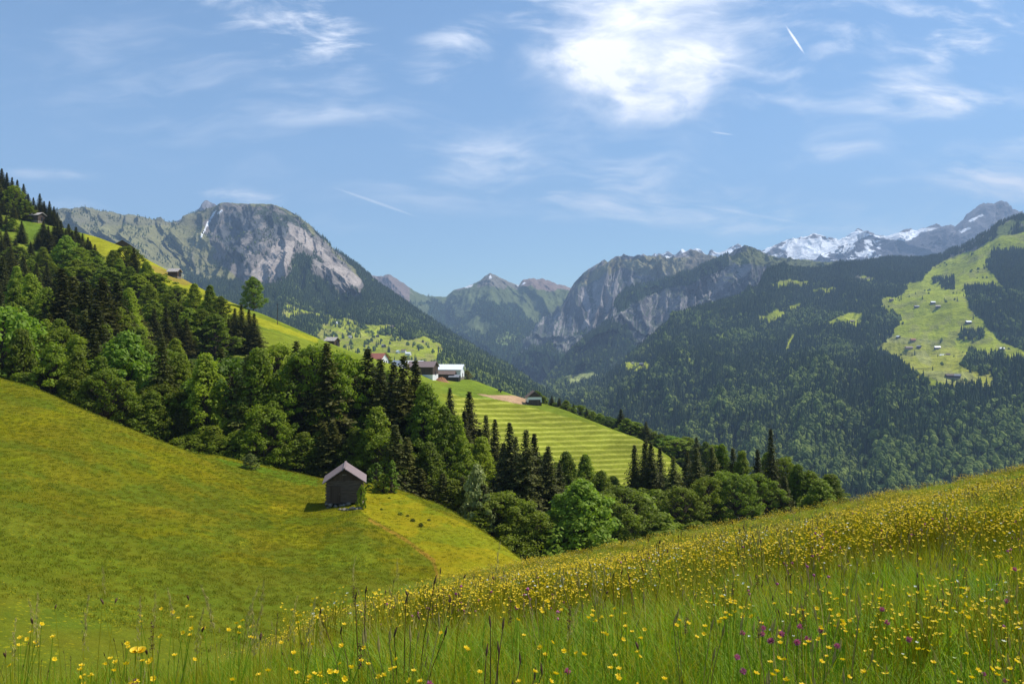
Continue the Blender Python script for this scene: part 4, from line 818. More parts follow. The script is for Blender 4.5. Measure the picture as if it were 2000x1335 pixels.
house('farmhouse', on7(772, 405, .6), 7, 8, 4.6, 7.0, 60, WHITE, BLUER, 'white house with blue grey roof just left of the twin spruces', 'house')
house('farmhouse', on7(737, 385, .3), 6.5, 8, 4.0, 6.4, 70, WHITE, REDR, 'white house with reddish roof beside the small round tree', 'house')
house('hay_hut', on7(649, 345, .2), 4.4, 4.6, 2.4, 3.7, 70, WOOD, PALER, 'hut with weathered pale roof where the ridge pasture meets the trees', 'hut', 0)
house('hay_hut', on7(243, 392, -.6), 6.5, 9, 2.6, 4.6, 15, WOOD, GREYR, 'dark grey roofed hut peeking over the bright pasture ridge', 'hut', 0, None, .7)
house('hay_hut', on7(72, 395, .2), 4.6, 6.2, 2.8, 4.0, 74, WOOD, PALER, 'small hut under the skyline forest at upper left', 'hut', 0, None, .6)
house('hay_hut', on7(341, 352, .2), 3.0, 4.6, 2.2, 3.3, 80, WOOD, PALER, 'tiny pale roof poking out of the broadleaf clump', 'hut', 0, None, .5)
sh = house('hay_shed', on7(1042, 372, 1.0), 6.6, 6, 2.6, 5.2, 8, WHITE, BRNR, 'hay shed with white wall band and steep gable by the bare earth patch', 'shed', 0, WOOD, .45, None, False)
gv = np.array([[-3.25, -3.06, 2.62], [3.25, -3.06, 2.62], [0, -3.06, 5.1], [-3.25, -3.02, 2.62], [3.25, -3.02, 2.62], [0, -3.02, 5.1]])
link('gable', poly_mesh('gable', gv, [(0,1,2),(5,4,3),(0,3,4,1),(1,4,5,2),(2,5,3,0)], WOOD), sh)
link('lower_wall', poly_mesh('lower_wall', *box(0, -3.06, .2, 5.6, .1, 2.4), WOOD), sh)
def heap(name, loc, rx, ry, rz_, mat, label, cat, seed=1):
    n = 24; m_ = 10; V_ = [];
    for i in range(m_):
        f = i/(m_-1)
        for j in range(n):
            a = 6.283*j/n; k = 1+.25*float(fbm(np.array(math.cos(a)*1.5+seed), np.array(math.sin(a)*1.5+f), 3, seed)); V_.append([rx*f*k*math.cos(a), ry*f*k*math.sin(a), rz_*(math.cos(f*math.pi)*.5+.5)*(1+.3*float(fbm(np.array(a*2), np.array(f*5), 3, seed+4)))-f*.5])
    i = np.arange(m_*n).reshape(m_, n); j = np.roll(i, -1, 1); me = mesh_np(name, V_, np.stack([i[:-1], i[1:], j[1:], j[:-1]], -1).reshape(-1, 4), [mat]); o_ = link(name, me, None, loc); tag(o_, label, cat); return o_
EARTH = plain_mat('bare_earth', (0.34, 0.17, 0.09), 1, .1, 1.5, .3, .1)
heap('earth_heap', on7(862, 398, -.2), 5, 3, 2.2, EARTH, 'orange heap of earth in front of the barns', 'earth heap')
# small trailer on the bare earth
tr_ = bpy.data.objects.new('trailer', None); sc.collection.objects.link(tr_); tr_.location = on7(977, 395, 0); tag(tr_, 'small dark trailer parked on the bare earth patch', 'trailer')
link('cargo_box', poly_mesh('cargo_box', *box(0, 0, 1.0, 2.2, 1.2, .7), DARKW), tr_); link('drawbar', poly_mesh('drawbar', *box(-1.6, 0, .6, 1.2, .12, .12), DARKW), tr_)
def wheel(x, y): v, f = tube([[x, y-.1, .35], [x, y+.1, .35]], [.35, .35], 14); v = np.vstack([v, [[x, y-.1, .35], [x, y+.1, .35]]]); n = 14; return v, [tuple(q) for q in f]+[(2*n, (k+1) % n, k) for k in range(n)]+[(2*n+1, n+k, n+(k+1) % n) for k in range(n)]
for y in (-.7, .7): link('wheel', poly_mesh('wheel', *wheel(0.2, y), DARKW), tr_)
pl_ = bpy.data.objects.new('utility_pole', None); sc.collection.objects.link(pl_); pl_.location = on7(542, 312, 0); tag(pl_, 'thin wooden utility pole on the bright ridge pasture', 'pole')
v, f = tube([[0, 0, -1], [0, 0, 8.2]], [.14, .09], 8); link('post', poly_mesh('post', v, f, WOOD), pl_); link('crossarm', poly_mesh('crossarm', *box(0, 0, 7.9, .9, .1, .1), WOOD), pl_)
far_h = [  # column, row, terrain, width, length, turn, wall, roof, label
 (797,694,1,9,12,70,WHITE,WHITER,'white house with shining roof, lower of the pair in the valley meadow'),(789,688,1,9,11,80,WHITE,BRNR,'white walled house with dark roof, upper of the valley meadow pair'),(778,690,1,7,8,40,WHITE,WHITER,'small white building left of the shining roofed pair'),
 (655,633,1,8,12,85,WHITE,WHITER,'white house at the left end of the valley meadows below the forest'),(684,660,1,7,9,60,WHITE,PALER,'pale small house in the middle of the left valley meadow'),(737,658,1,8,9,30,WOOD,PINKR,'brown chalet on the green slope above the reddish roofed house'),(750,678,1,8,9,40,WOOD,GREYR,'dark grey roofed chalet on the green slope behind the round village tree'),
 (766,640,1,8,11,80,WOOD,PINKR,'chalet on the yellowish upper meadow edge under the forest'),(888,694,1,7,9,80,WHITE,WHITER,'white house alone in the dark forest right of the valley meadows'),(826,668,1,6,7,10,WOOD,BRNR,'dark little barn above the tree group on the hump meadow'),
 (1720,590,6,7,8,40,WOOD,BRNR,'brown hut at the upper left corner of the big pasture'),(1741,588,6,9,12,85,WOOD,BRNR,'long low brown barn near the upper left corner of the big pasture'),(1791,601,6,10,14,80,WOOD,GREYR,'dark chalet left of the two bright roofed chalets'),(1823,594,6,9,13,80,WOOD,WHITER,'bright roofed chalet, upper of the touching pair'),(1832,600,6,11,13,70,WOOD,PALER,'pale roofed chalet, lower of the touching pair'),
 (1891,631,6,10,14,85,WOOD,WHITER,'white roofed barn at the right side of the big pasture'),(1754,659,6,8,9,25,WOOD,WHITER,'white roofed hut on the yellow strip at the left pasture edge'),(1783,666,6,9,13,88,LWOOD,REDR,'orange brown roofed barn on the yellow strip'),(1775,680,6,10,18,88,LWOOD,PINKR,'long reddish barn below the yellow strip'),(1795,679,6,9,9,40,WOOD,GREYR,'dark chalet right of the long reddish barn'),
 (1831,680,6,7,15,88,WOOD,WHITER,'long narrow white roofed barn in mid pasture'),(1841,697,6,10,10,30,WOOD,WHITER,'white roofed chalet beside the mown pale field'),(1851,695,6,8,10,60,WOOD,BRNR,'dark barn touching the white roofed chalet beside the mown field'),(1957,684,6,8,9,70,WOOD,WHITER,'white roofed hut at the far right edge of the pasture'),(1855,738,6,10,14,80,WOOD,BRNR,'dark barn, left one of the lowest two on the pasture'),(1870,737,6,8,10,50,WOOD,GREYR,'dark barn, right one of the lowest two on the pasture'),
 (1665,629,6,8,11,80,WOOD,PINKR,'single brown chalet on the small left clearing'),(1253,713,6,8,10,60,WOOD,GREYR,'dark hut on the small clearing low at the valley mouth'),(1236,711,6,7,9,20,WHITE,PALER,'pale hut on the small clearing low at the valley mouth'),(1880,478,6,9,16,88,WOOD,BRNR,'small dark alpine hut high on the upper pasture')]
for px_, py_, T_, w_, l_, r_, wa, ro, lb in far_h:
    p_ = onT(M1 if T_ == 1 else M6, px_, py_, 1.0 if T_ == 1 else .5, 4.9); k_ = 1.15 if T_ == 6 else 1.0
    house('chalet', (p_[0], p_[1], p_[2]+.6), w_*k_, l_*k_, 4.2*k_, 7.0*k_, r_, wa, ro, lb, 'chalet' if 'hut' not in lb and 'barn' not in lb else ('hut' if 'hut' in lb else 'barn'), 3, None, .9, 'farm buildings on the far slopes')
# the log hut
hx_, hd = (672-1000)/F*86.5, 86.5; hz = -17.55
hut = bpy.data.objects.new('log_hut', None); sc.collection.objects.link(hut); hut.location = (hx_-.35, hd+2.2, hz); hut.rotation_euler = (0, 0, R(10)); tag(hut, 'dark weathered log hut with pinkish brown roof standing on the near meadow', 'hut')
W_, L_, E_, Hh = 3.85, 4.3, 2.45, 3.75; P = []; r = np.random.default_rng(5)
zc = 0.05; k = 0
while zc < E_-.05:
    h_ = r.uniform(.15, .19)
    for sg in (-1, 1): P.append(box(0, sg*(L_/2-.06)+r.normal(0, .008), zc+h_/2, W_+.22*(k % 2)+r.uniform(-.04, .04), .14, h_-.025)); P.append(box(sg*(W_/2-.06), 0, zc+h_/2+.08, .14, L_+.22*((k+1) % 2)-.16, h_-.025))
    zc += h_; k += 1
v, f = prism(W_-.2, L_-.2, Hh-.12, E_-.05); v[:, 2] = np.maximum(v[:, 2], -.5)
link('wall', poly_mesh('inner_wall', v, f, DARKW), hut); v, f = merge(P); link('log_course', poly_mesh('hut_logs', v, f, LOGM), hut)
for sg in (-1, 1):                           # vertical gable boards
    P = []
    for i in range(17):
        x = (i-8)*.225; hh = Hh-abs(x)*(Hh-E_)/(W_/2)-.10-E_
        if hh > .1: P.append(box(x, sg*(L_/2-.02)+r.normal(0, .006), E_+hh/2-.02, .21, .05, hh))
    v, f = merge(P); g_ = link('gable', poly_mesh('hut_gable', v, f, WOOD), hut)
rv, rf = roof_mesh(W_, L_, Hh, E_, .42, .42, .09); ro_ = link('roof', poly_mesh('hut_roof', rv, rf, PINKR), hut)
link('ridge_cap', poly_mesh('ridge_cap', *box(0, 0, Hh+.15, .22, L_+.9, .035), PINKR), ro_)
v, f = merge([box((i-4.5)*.22-.75+.35, -L_/2-.045, 1.05, .20, .05, 1.75) for i in range(5)]); dr = link('door', poly_mesh('hut_door', v, f, WOOD), hut)
link('handle', poly_mesh('handle', *box(-.55, -L_/2-.10, 1.05, .04, .06, .2), STONE), dr)
link('vent', poly_mesh('vent', *box(0, -L_/2-.06, Hh-.62, .42, .05, .10), STONE), hut); link('lit_side_strip', poly_mesh('lit_side_strip', *box(W_/2+.13, -L_/2+.1, 1.3, .05, .25, 2.3), LWOOD), hut)  # pale strip added at the right corner; its colour imitates the sunlit side wall
def rock(seed, s, flat=.7):
    import bmesh
    bm = bmesh.new(); bmesh.ops.create_icosphere(bm, subdivisions=2, radius=1); rr = np.random.default_rng(seed); o_ = rr.uniform(0, 50)
    for v_ in bm.verts:
        q = 1+.35*float(fbm(np.array(v_.co.x*1.4+o_), np.array(v_.co.y*1.4+v_.co.z*2), 3, seed)); v_.co = Vector((v_.co.x*q*s, v_.co.y*q*s, v_.co.z*q*s*flat))
    V_ = np.array([list(v_.co) for v_ in bm.verts]); F_ = [tuple(v_.index for v_ in f_.verts) for f_ in bm.faces]; bm.free(); return V_, F_
P = []
for i in range(46):
    sd = i % 2; x = r.uniform(-W_/2, W_/2) if sd else r.choice([-1, 1])*(W_/2-.02); y = -L_/2+.05 if sd else r.uniform(-L_/2, L_/2); v, f = rock(i, r.uniform(.18, .30)); P.append((v+[x, y, r.uniform(-.95, .05)], np.array(f)))
bb = box(0, 0, -.75, W_-.1, L_-.1, 1.45); P.append((bb[0], bb[1][:, :3])); v, f = merge(P); f = [tuple(q) for q in f]
link('foundation', poly_mesh('hut_base', v, f, STONE), hut)
for i, (px_, d_, s_) in enumerate([(672, 84.2, .28), (679, 83.9, .22), (688, 84.0, .35), (695, 83.8, .24), (703, 84.1, .26), (664, 84.6, .2)]):
    x = (px_-1000)/F*d_; v, f = rock(100+i, s_); tag(link('stone', poly_mesh('stone', v, f, STONE), None, (x, d_, g9(x, d_)+s_*.25)), 'pale loose stone below the hut front, %s from left' % ORD[[5, 0, 1, 2, 3, 4].index(i) if False else (i+1 if i < 5 else 0)], 'stone', 'loose stones below the hut')
# shrub climbing the right front corner of the hut
x = (706-1000)/F*84.4; tree('bush', x, 84.4, g9(x, 84.4)-.1, 2.6, .42, 1.1, 'hutshrub'); TREES[-1][0]['label'] = 'narrow leafy shrub growing against the right front corner of the log hut'
for i, (px_, d_, h_) in enumerate([(745, 86, .3), (782, 84.5, .4), (796, 84, .3), (806, 82, .4), (822, 80, .5), (838, 83, .3), (760, 93, .3)]):
    x = (px_-1000)/F*d_; tree('bush', x, d_, g9(x, d_)-.1, h_, 1.3, .8, 'rush'); TREES[-1][0]['label'] = 'small dark weed clump on the yellow meadow right of the hut, %s from left' % ORD[[0, 2, 3, 4, 5, 6, 1][i]]; TREES[-1][0]['group'] = 'weed clumps on the yellow meadow'
# ------------------------------------------------------------------ grass and flowers
def blades(seed, n, rad, h0, h1, wd, lean=.35, tri=False):
    r = np.random.default_rng(seed); a = r.uniform(0, 6.28, n); q = rad*np.sqrt(r.random(n)); bx, by = q*np.cos(a), q*np.sin(a); h = r.uniform(h0, h1, n); d = r.uniform(0, 6.28, n); le = np.abs(r.normal(0, lean, n))*h
    tx, ty = -np.sin(d+r.normal(0, .6, n)), np.cos(d); V_ = []; ts = [0, .35, .7, 1] if not tri else [0, .5, 1]
    for t in ts:
        w = wd*(1-t**1.6)*r.uniform(.7, 1.3, n)*.5; cx = bx+np.cos(d)*le*t*t; cy = by+np.sin(d)*le*t*t; z = h*(t-.18*t*t*np.minimum(1, le/h))-.03
        V_ += [np.stack([cx-tx*w, cy-ty*w, z], -1), np.stack([cx+tx*w, cy+ty*w, z], -1)]
    V_ = np.stack(V_, 1).reshape(-1, 3); m_ = len(ts)*2; f = np.array([(2*i, 2*i+1, 2*i+3, 2*i+2) for i in range(len(ts)-1)]); return V_, (np.arange(n)[:, None, None]*m_+f[None]).reshape(-1, 4)
G1 = leaf_mat('grass_green', (0.215, 0.33, 0.010), .45, .4, .3); G2 = leaf_mat('grass_olive', (0.385, 0.345, 0.016), .45, .35, .25); G3 = leaf_mat('grass_straw', (0.42, 0.34, 0.12), .4, .4, .25)
BRN = leaf_mat('seed_brown', (0.13, 0.065, 0.035), .25, .4); YEL = leaf_mat('buttercup_yellow', (0.85, 0.60, 0.008), .3, .08, .5); PNK = leaf_mat('clover_pink', (0.50, 0.13, 0.30), .3, .25, .2); WHT = leaf_mat('umbel_white', (0.75, 0.75, 0.66), .3, .1, .2)
def flower(r, c, rad=.0125, up=(0, 0, 1), petals=5):
    up = unit(np.array(up, float)+r.normal(0, .35, 3)); t1 = unit(np.cross(up, [1, .3, 0])); t2 = np.cross(up, t1); V_ = []; F_ = []
    for k in range(petals):
        a = 6.283*k/petals; d = math.cos(a)*t1+math.sin(a)*t2; s_ = -math.sin(a)*t1+math.cos(a)*t2; o_ = len(V_)
        V_ += [c, c+d*rad*.7-s_*rad*.55+up*rad*.35, c+d*rad*1.05+up*rad*.75, c+d*rad*.7+s_*rad*.55+up*rad*.35]; F_.append((o_, o_+1, o_+2, o_+3))
    return np.array(V_), np.array(F_)
def two(name, parts):                        # one mesh out of several (verts, faces, material)
    V_, F_ = merge([(p[0], p[1]) for p in parts]); mats = []; mi = []
    for p in parts:
        if p[2] not in mats: mats.append(p[2])
        mi += [mats.index(p[2])]*len(p[1])
    return mesh_np(name, V_, F_, mats, False, None, mi)
def stems(r, pts, w=.0022):
    return merge([tube([[p[0]*.4, p[1]*.4, -.03], [p[0]*.7, p[1]*.7, p[2]*.6], list(p)], [w*1.2, w, w*.8], 3) for p in pts])
def but_tuft(seed, n, rad, fs=1.0, mat=None, hh=(.28, .55)):
    r = np.random.default_rng(seed); pts = np.stack([r.uniform(-rad, rad, n), r.uniform(-rad, rad, n), r.uniform(*hh, n)], -1)
    fl = merge([flower(r, p, .0125*fs) for p in pts]); st = stems(r, pts); return [(st[0], st[1], G2), (fl[0], fl[1], mat or YEL)]
def seed_tuft(seed, n, rad, mat, hh=(.45, .75), hw=.006, hl=.06):
    r = np.random.default_rng(seed); pts = np.stack([r.uniform(-rad, rad, n), r.uniform(-rad, rad, n), r.uniform(*hh, n)], -1); st = stems(r, pts, .0018)
    hd_ = merge([tube([p, p+[.004, 0, hl*.4], p+[.01, 0, hl]], [hw*.6, hw, .001], 5) for p in pts]); return [(st[0], st[1], mat), (hd_[0], hd_[1], mat)]
near = proto_coll('meadow_plant', [two('a', [(*blades(1, 120, .19, .10, .32, .0045, .5), G1)]), two('b', [(*blades(2, 120, .2, .10, .34, .0038, .45), G2)]), two('c', [(*blades(3, 80, .18, .06, .24, .007, .7), G1)]),
    two('d', [(*blades(4, 50, .18, .15, .36, .004, .3), G2)]+seed_tuft(5, 4, .16, BRN, (.35, .52), .004, .04)), two('e', [(*blades(6, 50, .18, .15, .38, .004, .35), G2)]+seed_tuft(7, 5, .16, G3, (.35, .55), .005, .06)),
    two('f', but_tuft(8, 7, .18, .95, None, (.24, .42))), two('g', but_tuft(9, 14, .26, .95, None, (.22, .42))), two('h', but_tuft(10, 4, .15, .7, WHT, (.2, .4))), two('i', seed_tuft(11, 3, .12, PNK, (.18, .32), .012, .02)+[(*blades(12, 14, .12, .1, .25, .014, .6), G1)]),
    two('j', [(*blades(13, 50, .2, .15, .36, .004, .5), G3)]), two('k', but_tuft(14, 9, .2, .62, None, (.22, .40)))])
def samp(yr, n, pxr=(-80, 2080)):
    pxr = (-500, 2750) if yr[1] < 30 else (-80, 2400); n = int(n*(pxr[1]-pxr[0])/2160)
    y = np.sqrt(rng.uniform(yr[0]**2, yr[1]**2, n)); px = rng.uniform(*pxr, n); x = (px-1000)/F*y; return x, y
def fvis(x, y): return (-(x+0.20*y+0.3)) < np.where(y > 7, 2.6, 9)
xs, ys = [], []
for yr, dn in (((1.3, 6), 62), ((6, 12), 40), ((12, 25), 24), ((25, 45), 15)):
    x, y = samp(yr, int(.69*(yr[1]**2-yr[0]**2)*dn)); xs.append(x); ys.append(y)
x = np.concatenate(xs); y = np.concatenate(ys); ok = fvis(x, y); x, y = x[ok], y[ok]; z = fz(x, y)
gcl = fbm(x/1.6, y/1.6, 3, 5)+.8*fbm(x/6, y/6, 2, 8); greener = np.clip((9-y)/6, 0, 1)*np.clip((x+1.5)/3, 0, 1); u_ = rng.random(len(x))
idx = np.where(u_ < .36+.55*greener+.25*np.clip(gcl, -1, 1), 0, 1); idx = np.where(rng.random(len(x)) < .25, 2, idx); idx = np.where(rng.random(len(x)) < .02, 3, idx); idx = np.where(rng.random(len(x)) < .03, 4, idx); idx = np.where(rng.random(len(x)) < .07*(1-greener), 9, idx)
sc_ = np.where(x < -0.18*y-.1, .68, 1.0)*rng.uniform(.65, 1.1, len(x))*(1+.25*fbm(x/2.2, y/2.2, 2, 18)); rot = np.zeros((len(x), 3)); rot[:, 2] = rng.uniform(0, 6.28, len(x)); S_ = np.stack([sc_*1.15*(1+y/60)]*2+[sc_*np.where(y > 12, .85, 1)], -1)
scatter('meadow_grass', np.stack([x, y, z], -1), S_, rot, idx, near, 'tall mixed meadow grass covering the near slope')
xs, ys = [], []
for yr, dn in (((3.0, 9), 75), ((9, 14), 32), ((14, 25), 17), ((25, 46), 13)):
    x, y = samp(yr, int(.69*(yr[1]**2-yr[0]**2)*dn)); xs.append(x); ys.append(y)
x = np.concatenate(xs); y = np.concatenate(ys); fc = fbm(x/2.2, y/2.2, 4, 55, .7)+.5*fbm(x/9, y/9, 2, 56); ok = fvis(x, y) & (rng.random(len(x)) < .40+1.7*fc); x, y = x[ok], y[ok]; z = fz(x, y); n = len(x)
idx = rng.choice([5, 10, 6, 7, 8], n, p=[.30, .28, .26, .10, .06]); yj = y+rng.normal(0, 3.0, n); idx = np.where((yj < 11) & ((idx == 6) | ((idx == 5) & (rng.random(n) < .6))), 10, idx); rot = np.zeros((n, 3)); rot[:, 2] = rng.uniform(0, 6.28, n); s_ = rng.uniform(.8, 1.15, n)
scatter('meadow_flowers', np.stack([x, y, z], -1), np.stack([s_*(1+y/50)]*2+[s_*np.where(y > 12, .9, 1)], -1), rot, idx, near, 'countless buttercups and small blossoms over the near slope')
def low(seed, mat, n=26, h=.34): return two('m', [(*blades(seed, n, .45, h*.4, h, .035, .5, True), mat)])
def dots(seed, n, mat): 
    r = np.random.default_rng(seed); P = [flower(r, np.array([r.uniform(-.6, .6), r.uniform(-.6, .6), r.uniform(.15, .34)]), .022) for _ in range(n)]; return two('m', [(*merge(P), mat)])
HG1 = leaf_mat('hut_meadow_green', (0.16, 0.18, 0.008), .3, .3, .1); HG2 = leaf_mat('hut_meadow_olive', (0.235, 0.215, 0.012), .3, .3, .1)
lowc = proto_coll('low_plant', [low(1, HG1), low(2, HG2), low(3, HG1, 18, .5), dots(5, 10, YEL), dots(6, 5, YEL), low(7, G2, 20, .4)])
y = rng.uniform(36, 122, 52000); px = rng.uniform(-60, 1090, 52000); keep = rng.random(52000) < (y/122)**1.0; y, px = y[keep], px[keep]; x = (px-1000)/F*y
q = [(a_, b_, g9(a_, b_)) for a_, b_ in zip(x, y)]; q = np.array([t for t in q if t[2] is not None]); qpx = q[:, 0]/q[:, 1]*F+1000; qpy = 667.5-q[:, 2]/q[:, 1]*F
rt = inpoly(qpx, qpy, [(712,930),(1050,1090),(1050,1300),(862,1300),(862,1160),(850,1095),(790,1045),(720,1010),(700,990)]); fl_ = (fbm(q[:, 0]/6, q[:, 1]/6, 4, 26) > .05)*.3*rt+.03+.10*(fbm(q[:, 0]/9, q[:, 1]/9, 3, 7) > .2)
tp = rng.random(len(q)); idx = np.where(tp < fl_, rng.integers(3, 5, len(q)), np.where(fbm(q[:, 0]/4, q[:, 1]/4, 3, 31)+rng.normal(0, .5, len(q)) > .0, 1, 0)); idx = np.where(rng.random(len(q)) < .03, 2, idx); idx = np.where(rt & (idx < 3) & (rng.random(len(q)) < .6), 5, idx)
rot = np.zeros((len(q), 3)); rot[:, 2] = rng.uniform(0, 6.28, len(q)); s_ = rng.uniform(.5, 1.0, len(q))*np.where(rt, .45, .55)
hm_ = (np.abs(q[:, 0]-hut.location.x) < 2.2) & (np.abs(q[:, 1]-hut.location.y) < 2.5); s_[hm_] = .01
scatter('hut_meadow_grass', q, np.stack([s_*1.5, s_*1.5, s_], -1), rot, idx, lowc, 'short meadow grass with yellow blossoms around the log hut')
# single flowers and stalks of the immediate foreground
def ground_at(px, py, h):                    # the spot whose plant of height h ends at this line of sight
    lo, hi = 1.2, 40.0
    f = lambda d: (667.5-py)/F*d - (float(fz((px-1000)/F*d, d))+h)
    ds = np.linspace(lo, hi, 300); xs = (px-1000)/F*ds; v = (667.5-py)/F*ds-(fz(xs, ds)+h)
    k = np.where((v[:-1] > 0) & (v[1:] <= 0))[0]
    if len(k) == 0: return None
    d = ds[k[0]]; return ((px-1000)/F*d, d, float(fz((px-1000)/F*d, d)))
def plantobj(name, cat, label, group, loc, parts, h, protoH, tilt=.1, rotz=None):
    e = bpy.data.objects.new(name, None); sc.collection.objects.link(e); e.location = loc; e.scale = (1, 1, h/protoH); e.rotation_euler = (random.gauss(0, tilt), random.gauss(0, tilt), random.uniform(0, 6.28) if rotz is None else rotz); tag(e, label, cat, group)
    for nm, me in parts: link(nm, me, e)
    return e
def mk(*p): return two('m', [p])
bcp = []
for k in range(4):
    r = np.random.default_rng(200+k); bx_, by_ = r.normal(0, .03, 2); st = merge([tube([[0, 0, -.03], [bx_*.4, by_*.4, .22], [bx_, by_, .45]], [.0022, .0018, .0014], 4), blades(300+k, 4, .03, .08, .2, .008)])
    fl = merge([flower(r, np.array([bx_, by_, .45]), .0118), flower(r, np.array([bx_, by_, .4515]), .008)]); bcp.append([('stem', mk(*st, G1)), ('blossom', mk(*fl, YEL))])
bl = [(10,1263),(25,1266),(36,1266),(31,1283),(205,1278),(218,1275),(228,1273),(302,1278),(340,1275),(288,1283),(220,1289),(118,1287),(128,1298),(142,1301),(164,1301),(163,1312),(128,1328),(150,1330),(240,1292),(262,1287),(262,1300),(225,1306),(275,1318),(377,1291),(425,1331),(1428,1171),(1547,1156),(1611,1144),(1624,1147),(1639,1146),(1628,1158),(1651,1160),(1703,1146),(1712,1148),(1779,1146),(1760,1105),(1797,1120),(1844,1087),(1888,1096),(1880,1104),(1934,1076),(1945,1078),(1928,1079),(1976,1034),(1424,1209),(1514,1249),(1533,1250),(1490,1297),(1521,1312),(1527,1183),(1752,1160),(1792,1092),(1916,1090),(1950,1085),(1256,1222),(1270,1226),(1262,1232),(630,1310),(640,1318),(622,1316),(650,1312),(638,1328),(670,1312),(686,1310),(700,1308),(930,1265),(920,1270),(800,1285),(815,1306),(820,1333),(1150,1212),(1130,1208),(1160,1226),(1140,1202),(840,1230),(1000,1210),(1038,1325)]
rr = random.Random(3)
while len(bl) < 296:
    c_ = (rr.uniform(-20, 2020), 1335-abs(rr.gauss(0, 120)))
    for _ in range(rr.randint(2, 9)): bl.append((c_[0]+rr.gauss(0, 28), c_[1]+rr.gauss(0, 11)))
cnt = 0
for px_, py_ in bl:
    h_ = rr.uniform(.36, .52); lc = ground_at(px_, min(py_, 1400), h_)
    if lc is None or lc[1] > 9 or cnt >= 298: continue
    lbl = 'yellow buttercup in the flower clusters along the bottom left of the near meadow' if px_ < 560 else ('yellow buttercup among tall stems in the bottom centre of the near meadow' if px_ < 1250 else 'yellow buttercup in the green grass at the bottom right of the near meadow')
    plantobj('buttercup', 'flower', lbl, 'buttercups of the near meadow', lc, bcp[cnt % 4], h_, .45); cnt += 1
cv = []
for k in range(3):
    r = np.random.default_rng(400+k); st = merge([tube([[0, 0, -.03], [.005, 0, .2], [0, 0, .4]], [.002, .0018, .0015], 4), blades(410+k, 5, .04, .1, .25, .012)]); n = 70
    d = unit(r.normal(0, 1, (n, 3))); c = d*.009+[0, 0, .405]; hd_ = rhombi(c, unit(d+[0, 0, .5])*.008, unit(np.cross(d, r.normal(0, 1, (n, 3))))*.0022); cv.append([('stem', mk(*st, G1)), ('blossom', mk(*hd_, PNK))])
for i, (px_, py_) in enumerate(sorted([(1465,1223),(1480,1227),(1500,1233),(1510,1240),(1550,1212),(1552,1230),(1565,1232),(1576,1233),(1541,1226),(1618,1225),(1760,1231),(1450,1263),(1973,1165),(1978,1104),(1487,1213),(160,1193),(215,1148),(1729,1182),(1725,1205),(1105,1290),(995,1180),(840,1320),(1430,1290),(1640,1250),(250,1325)])):
    h_ = .42; lc = ground_at(px_, py_, h_)
    if lc: plantobj('clover', 'flower', 'pink clover head, %s from the left in the near meadow' % ordn(i), 'pink clover heads', lc, cv[i % 3], h_, .42, .05)
def panicle(seed, mat, kind):
    r = np.random.default_rng(seed); H = .8; st = merge([tube([[0, 0, -.05], [.01, 0, .4], [.03, .01, H]], [.0026, .002, .0012], 4), blades(seed+5, 4, .03, .2, .45, .006)])
    if kind == 'plantain': hd_ = tube([[.03, .01, H-.005], [.032, .01, H+.005], [.036, .01, H+.014], [.04, .01, H+.022]], [.0015, .0042, .0036, .001], 8)
    elif kind == 'sorrel':
        n = 90; t = r.random(n); c = np.stack([.03+r.normal(0, .004, n), .01+r.normal(0, .004, n), H-.10+.13*t], -1); hd_ = rhombi(c, unit(r.normal(0, 1, (n, 3)))*.0045, unit(r.normal(0, 1, (n, 3)))*.003)
    else:
        n = 80; t = r.random(n); c = np.stack([.03+.03*t*t+r.normal(0, .007, n)*(1.1-t), .01+r.normal(0, .007, n)*(1.1-t), H-.06+.19*t], -1); hd_ = rhombi(c, unit(np.array([.2, 0, 1])+r.normal(0, .3, (n, 3)))*.010, unit(r.normal(0, 1, (n, 3)))*.0022)
    return [('stem', mk(*st, G2)), ('seed_head', mk(*hd_, mat))]
stk = {'plantain': [panicle(500+k, BRN, 'plantain') for k in range(2)], 'sorrel': [panicle(520+k, BRN, 'sorrel') for k in range(2)], 'panicle': [panicle(540+k, G3, 'panicle') for k in range(3)]}
SL = {'plantain': ('plantain', 'dark oval plantain head on a thin stalk, %s from the left'), 'sorrel': ('sorrel_stalk', 'rusty brown sorrel stalk, %s from the left in the near meadow'), 'panicle': ('grass_stalk', 'pale feathery grass stalk, %s from the left in the near meadow')}
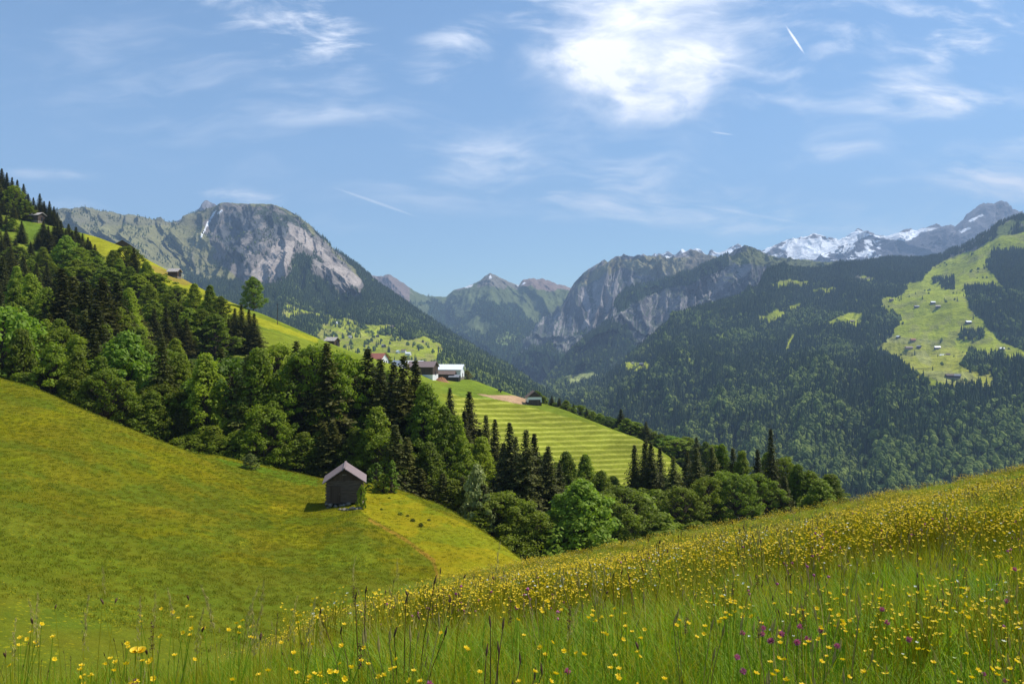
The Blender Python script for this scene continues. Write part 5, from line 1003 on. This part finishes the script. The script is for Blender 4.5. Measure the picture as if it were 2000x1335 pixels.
sp_ = {'plantain': [(183,1170),(130,1172),(12,1187),(97,1092),(265,1150),(365,1215),(335,1225),(185,1078),(128,1130),(423,1145),(798,1040),(880,1105),(970,1132),(1125,1146),(1225,1058),(1290,1230),(1665,1092),(810,1145),(866,1190),(1790,1040),(30,1240),(520,1220)],
       'sorrel': [(447,1107),(1570,1150),(1573,1175),(1487,1205),(705,1135),(1330,1190),(1500,1120),(1800,1080),(1905,1110),(725,1235),(1100,1170),(1010,1170),(300,1210),(1440,1130),(1700,1060)],
       'panicle': [(185,1140),(505,1165),(515,1212),(490,1245),(582,1212),(675,1062),(695,1125),(775,1120),(952,1105),(1052,1020),(1048,1030),(1052,1138),(1062,1205),(382,1210),(340,1175),(290,1190),(420,1200),(235,1215),(110,1200),(560,1190),(60,1200),(1390,1100),(1550,1060),(1860,1060),(1750,1000),(1640,1080),(1950,1150),(1200,1130),(900,1200),(640,1230),(1300,1120),(460,1180),(20,1260),(150,1230)]}
for kd, L_ in sp_.items():
    L_.sort()
    for i, (px_, py_) in enumerate(L_):
        h_ = rr.uniform(.6, .8) if px_ < 1300 else rr.uniform(.5, .7); lc = ground_at(px_, py_, h_)
        if lc: plantobj(SL[kd][0], 'wild plant' if kd != 'panicle' else 'grass stalk', SL[kd][1] % ordn(i), kd+' stalks of the near meadow', lc, stk[kd][i % len(stk[kd])], h_, .82, .07)
r = np.random.default_rng(77); hw = []
for n_, rad, dz in ((24, .021, .0), (18, .015, .003), (12, .009, .006)): hw.append(flower(r, np.array([0, 0, .5+dz]), rad, (0, -.4, 1), n_))
st = merge([tube([[0, 0, -.03], [0, 0, .25], [0, 0, .5]], [.003, .0025, .002], 5)])
for i, (px_, py_) in enumerate([(262, 1263), (272, 1272)]):
    lc = ground_at(px_, py_, .46); plantobj('hawkbit', 'flower', 'large double yellow blossom, %s of the touching pair at bottom left' % ('upper', 'lower')[i], 'large yellow blossoms', lc, [('stem', mk(*st, G1)), ('blossom', mk(*merge(hw), YEL))], .46, .5, .03, 0)
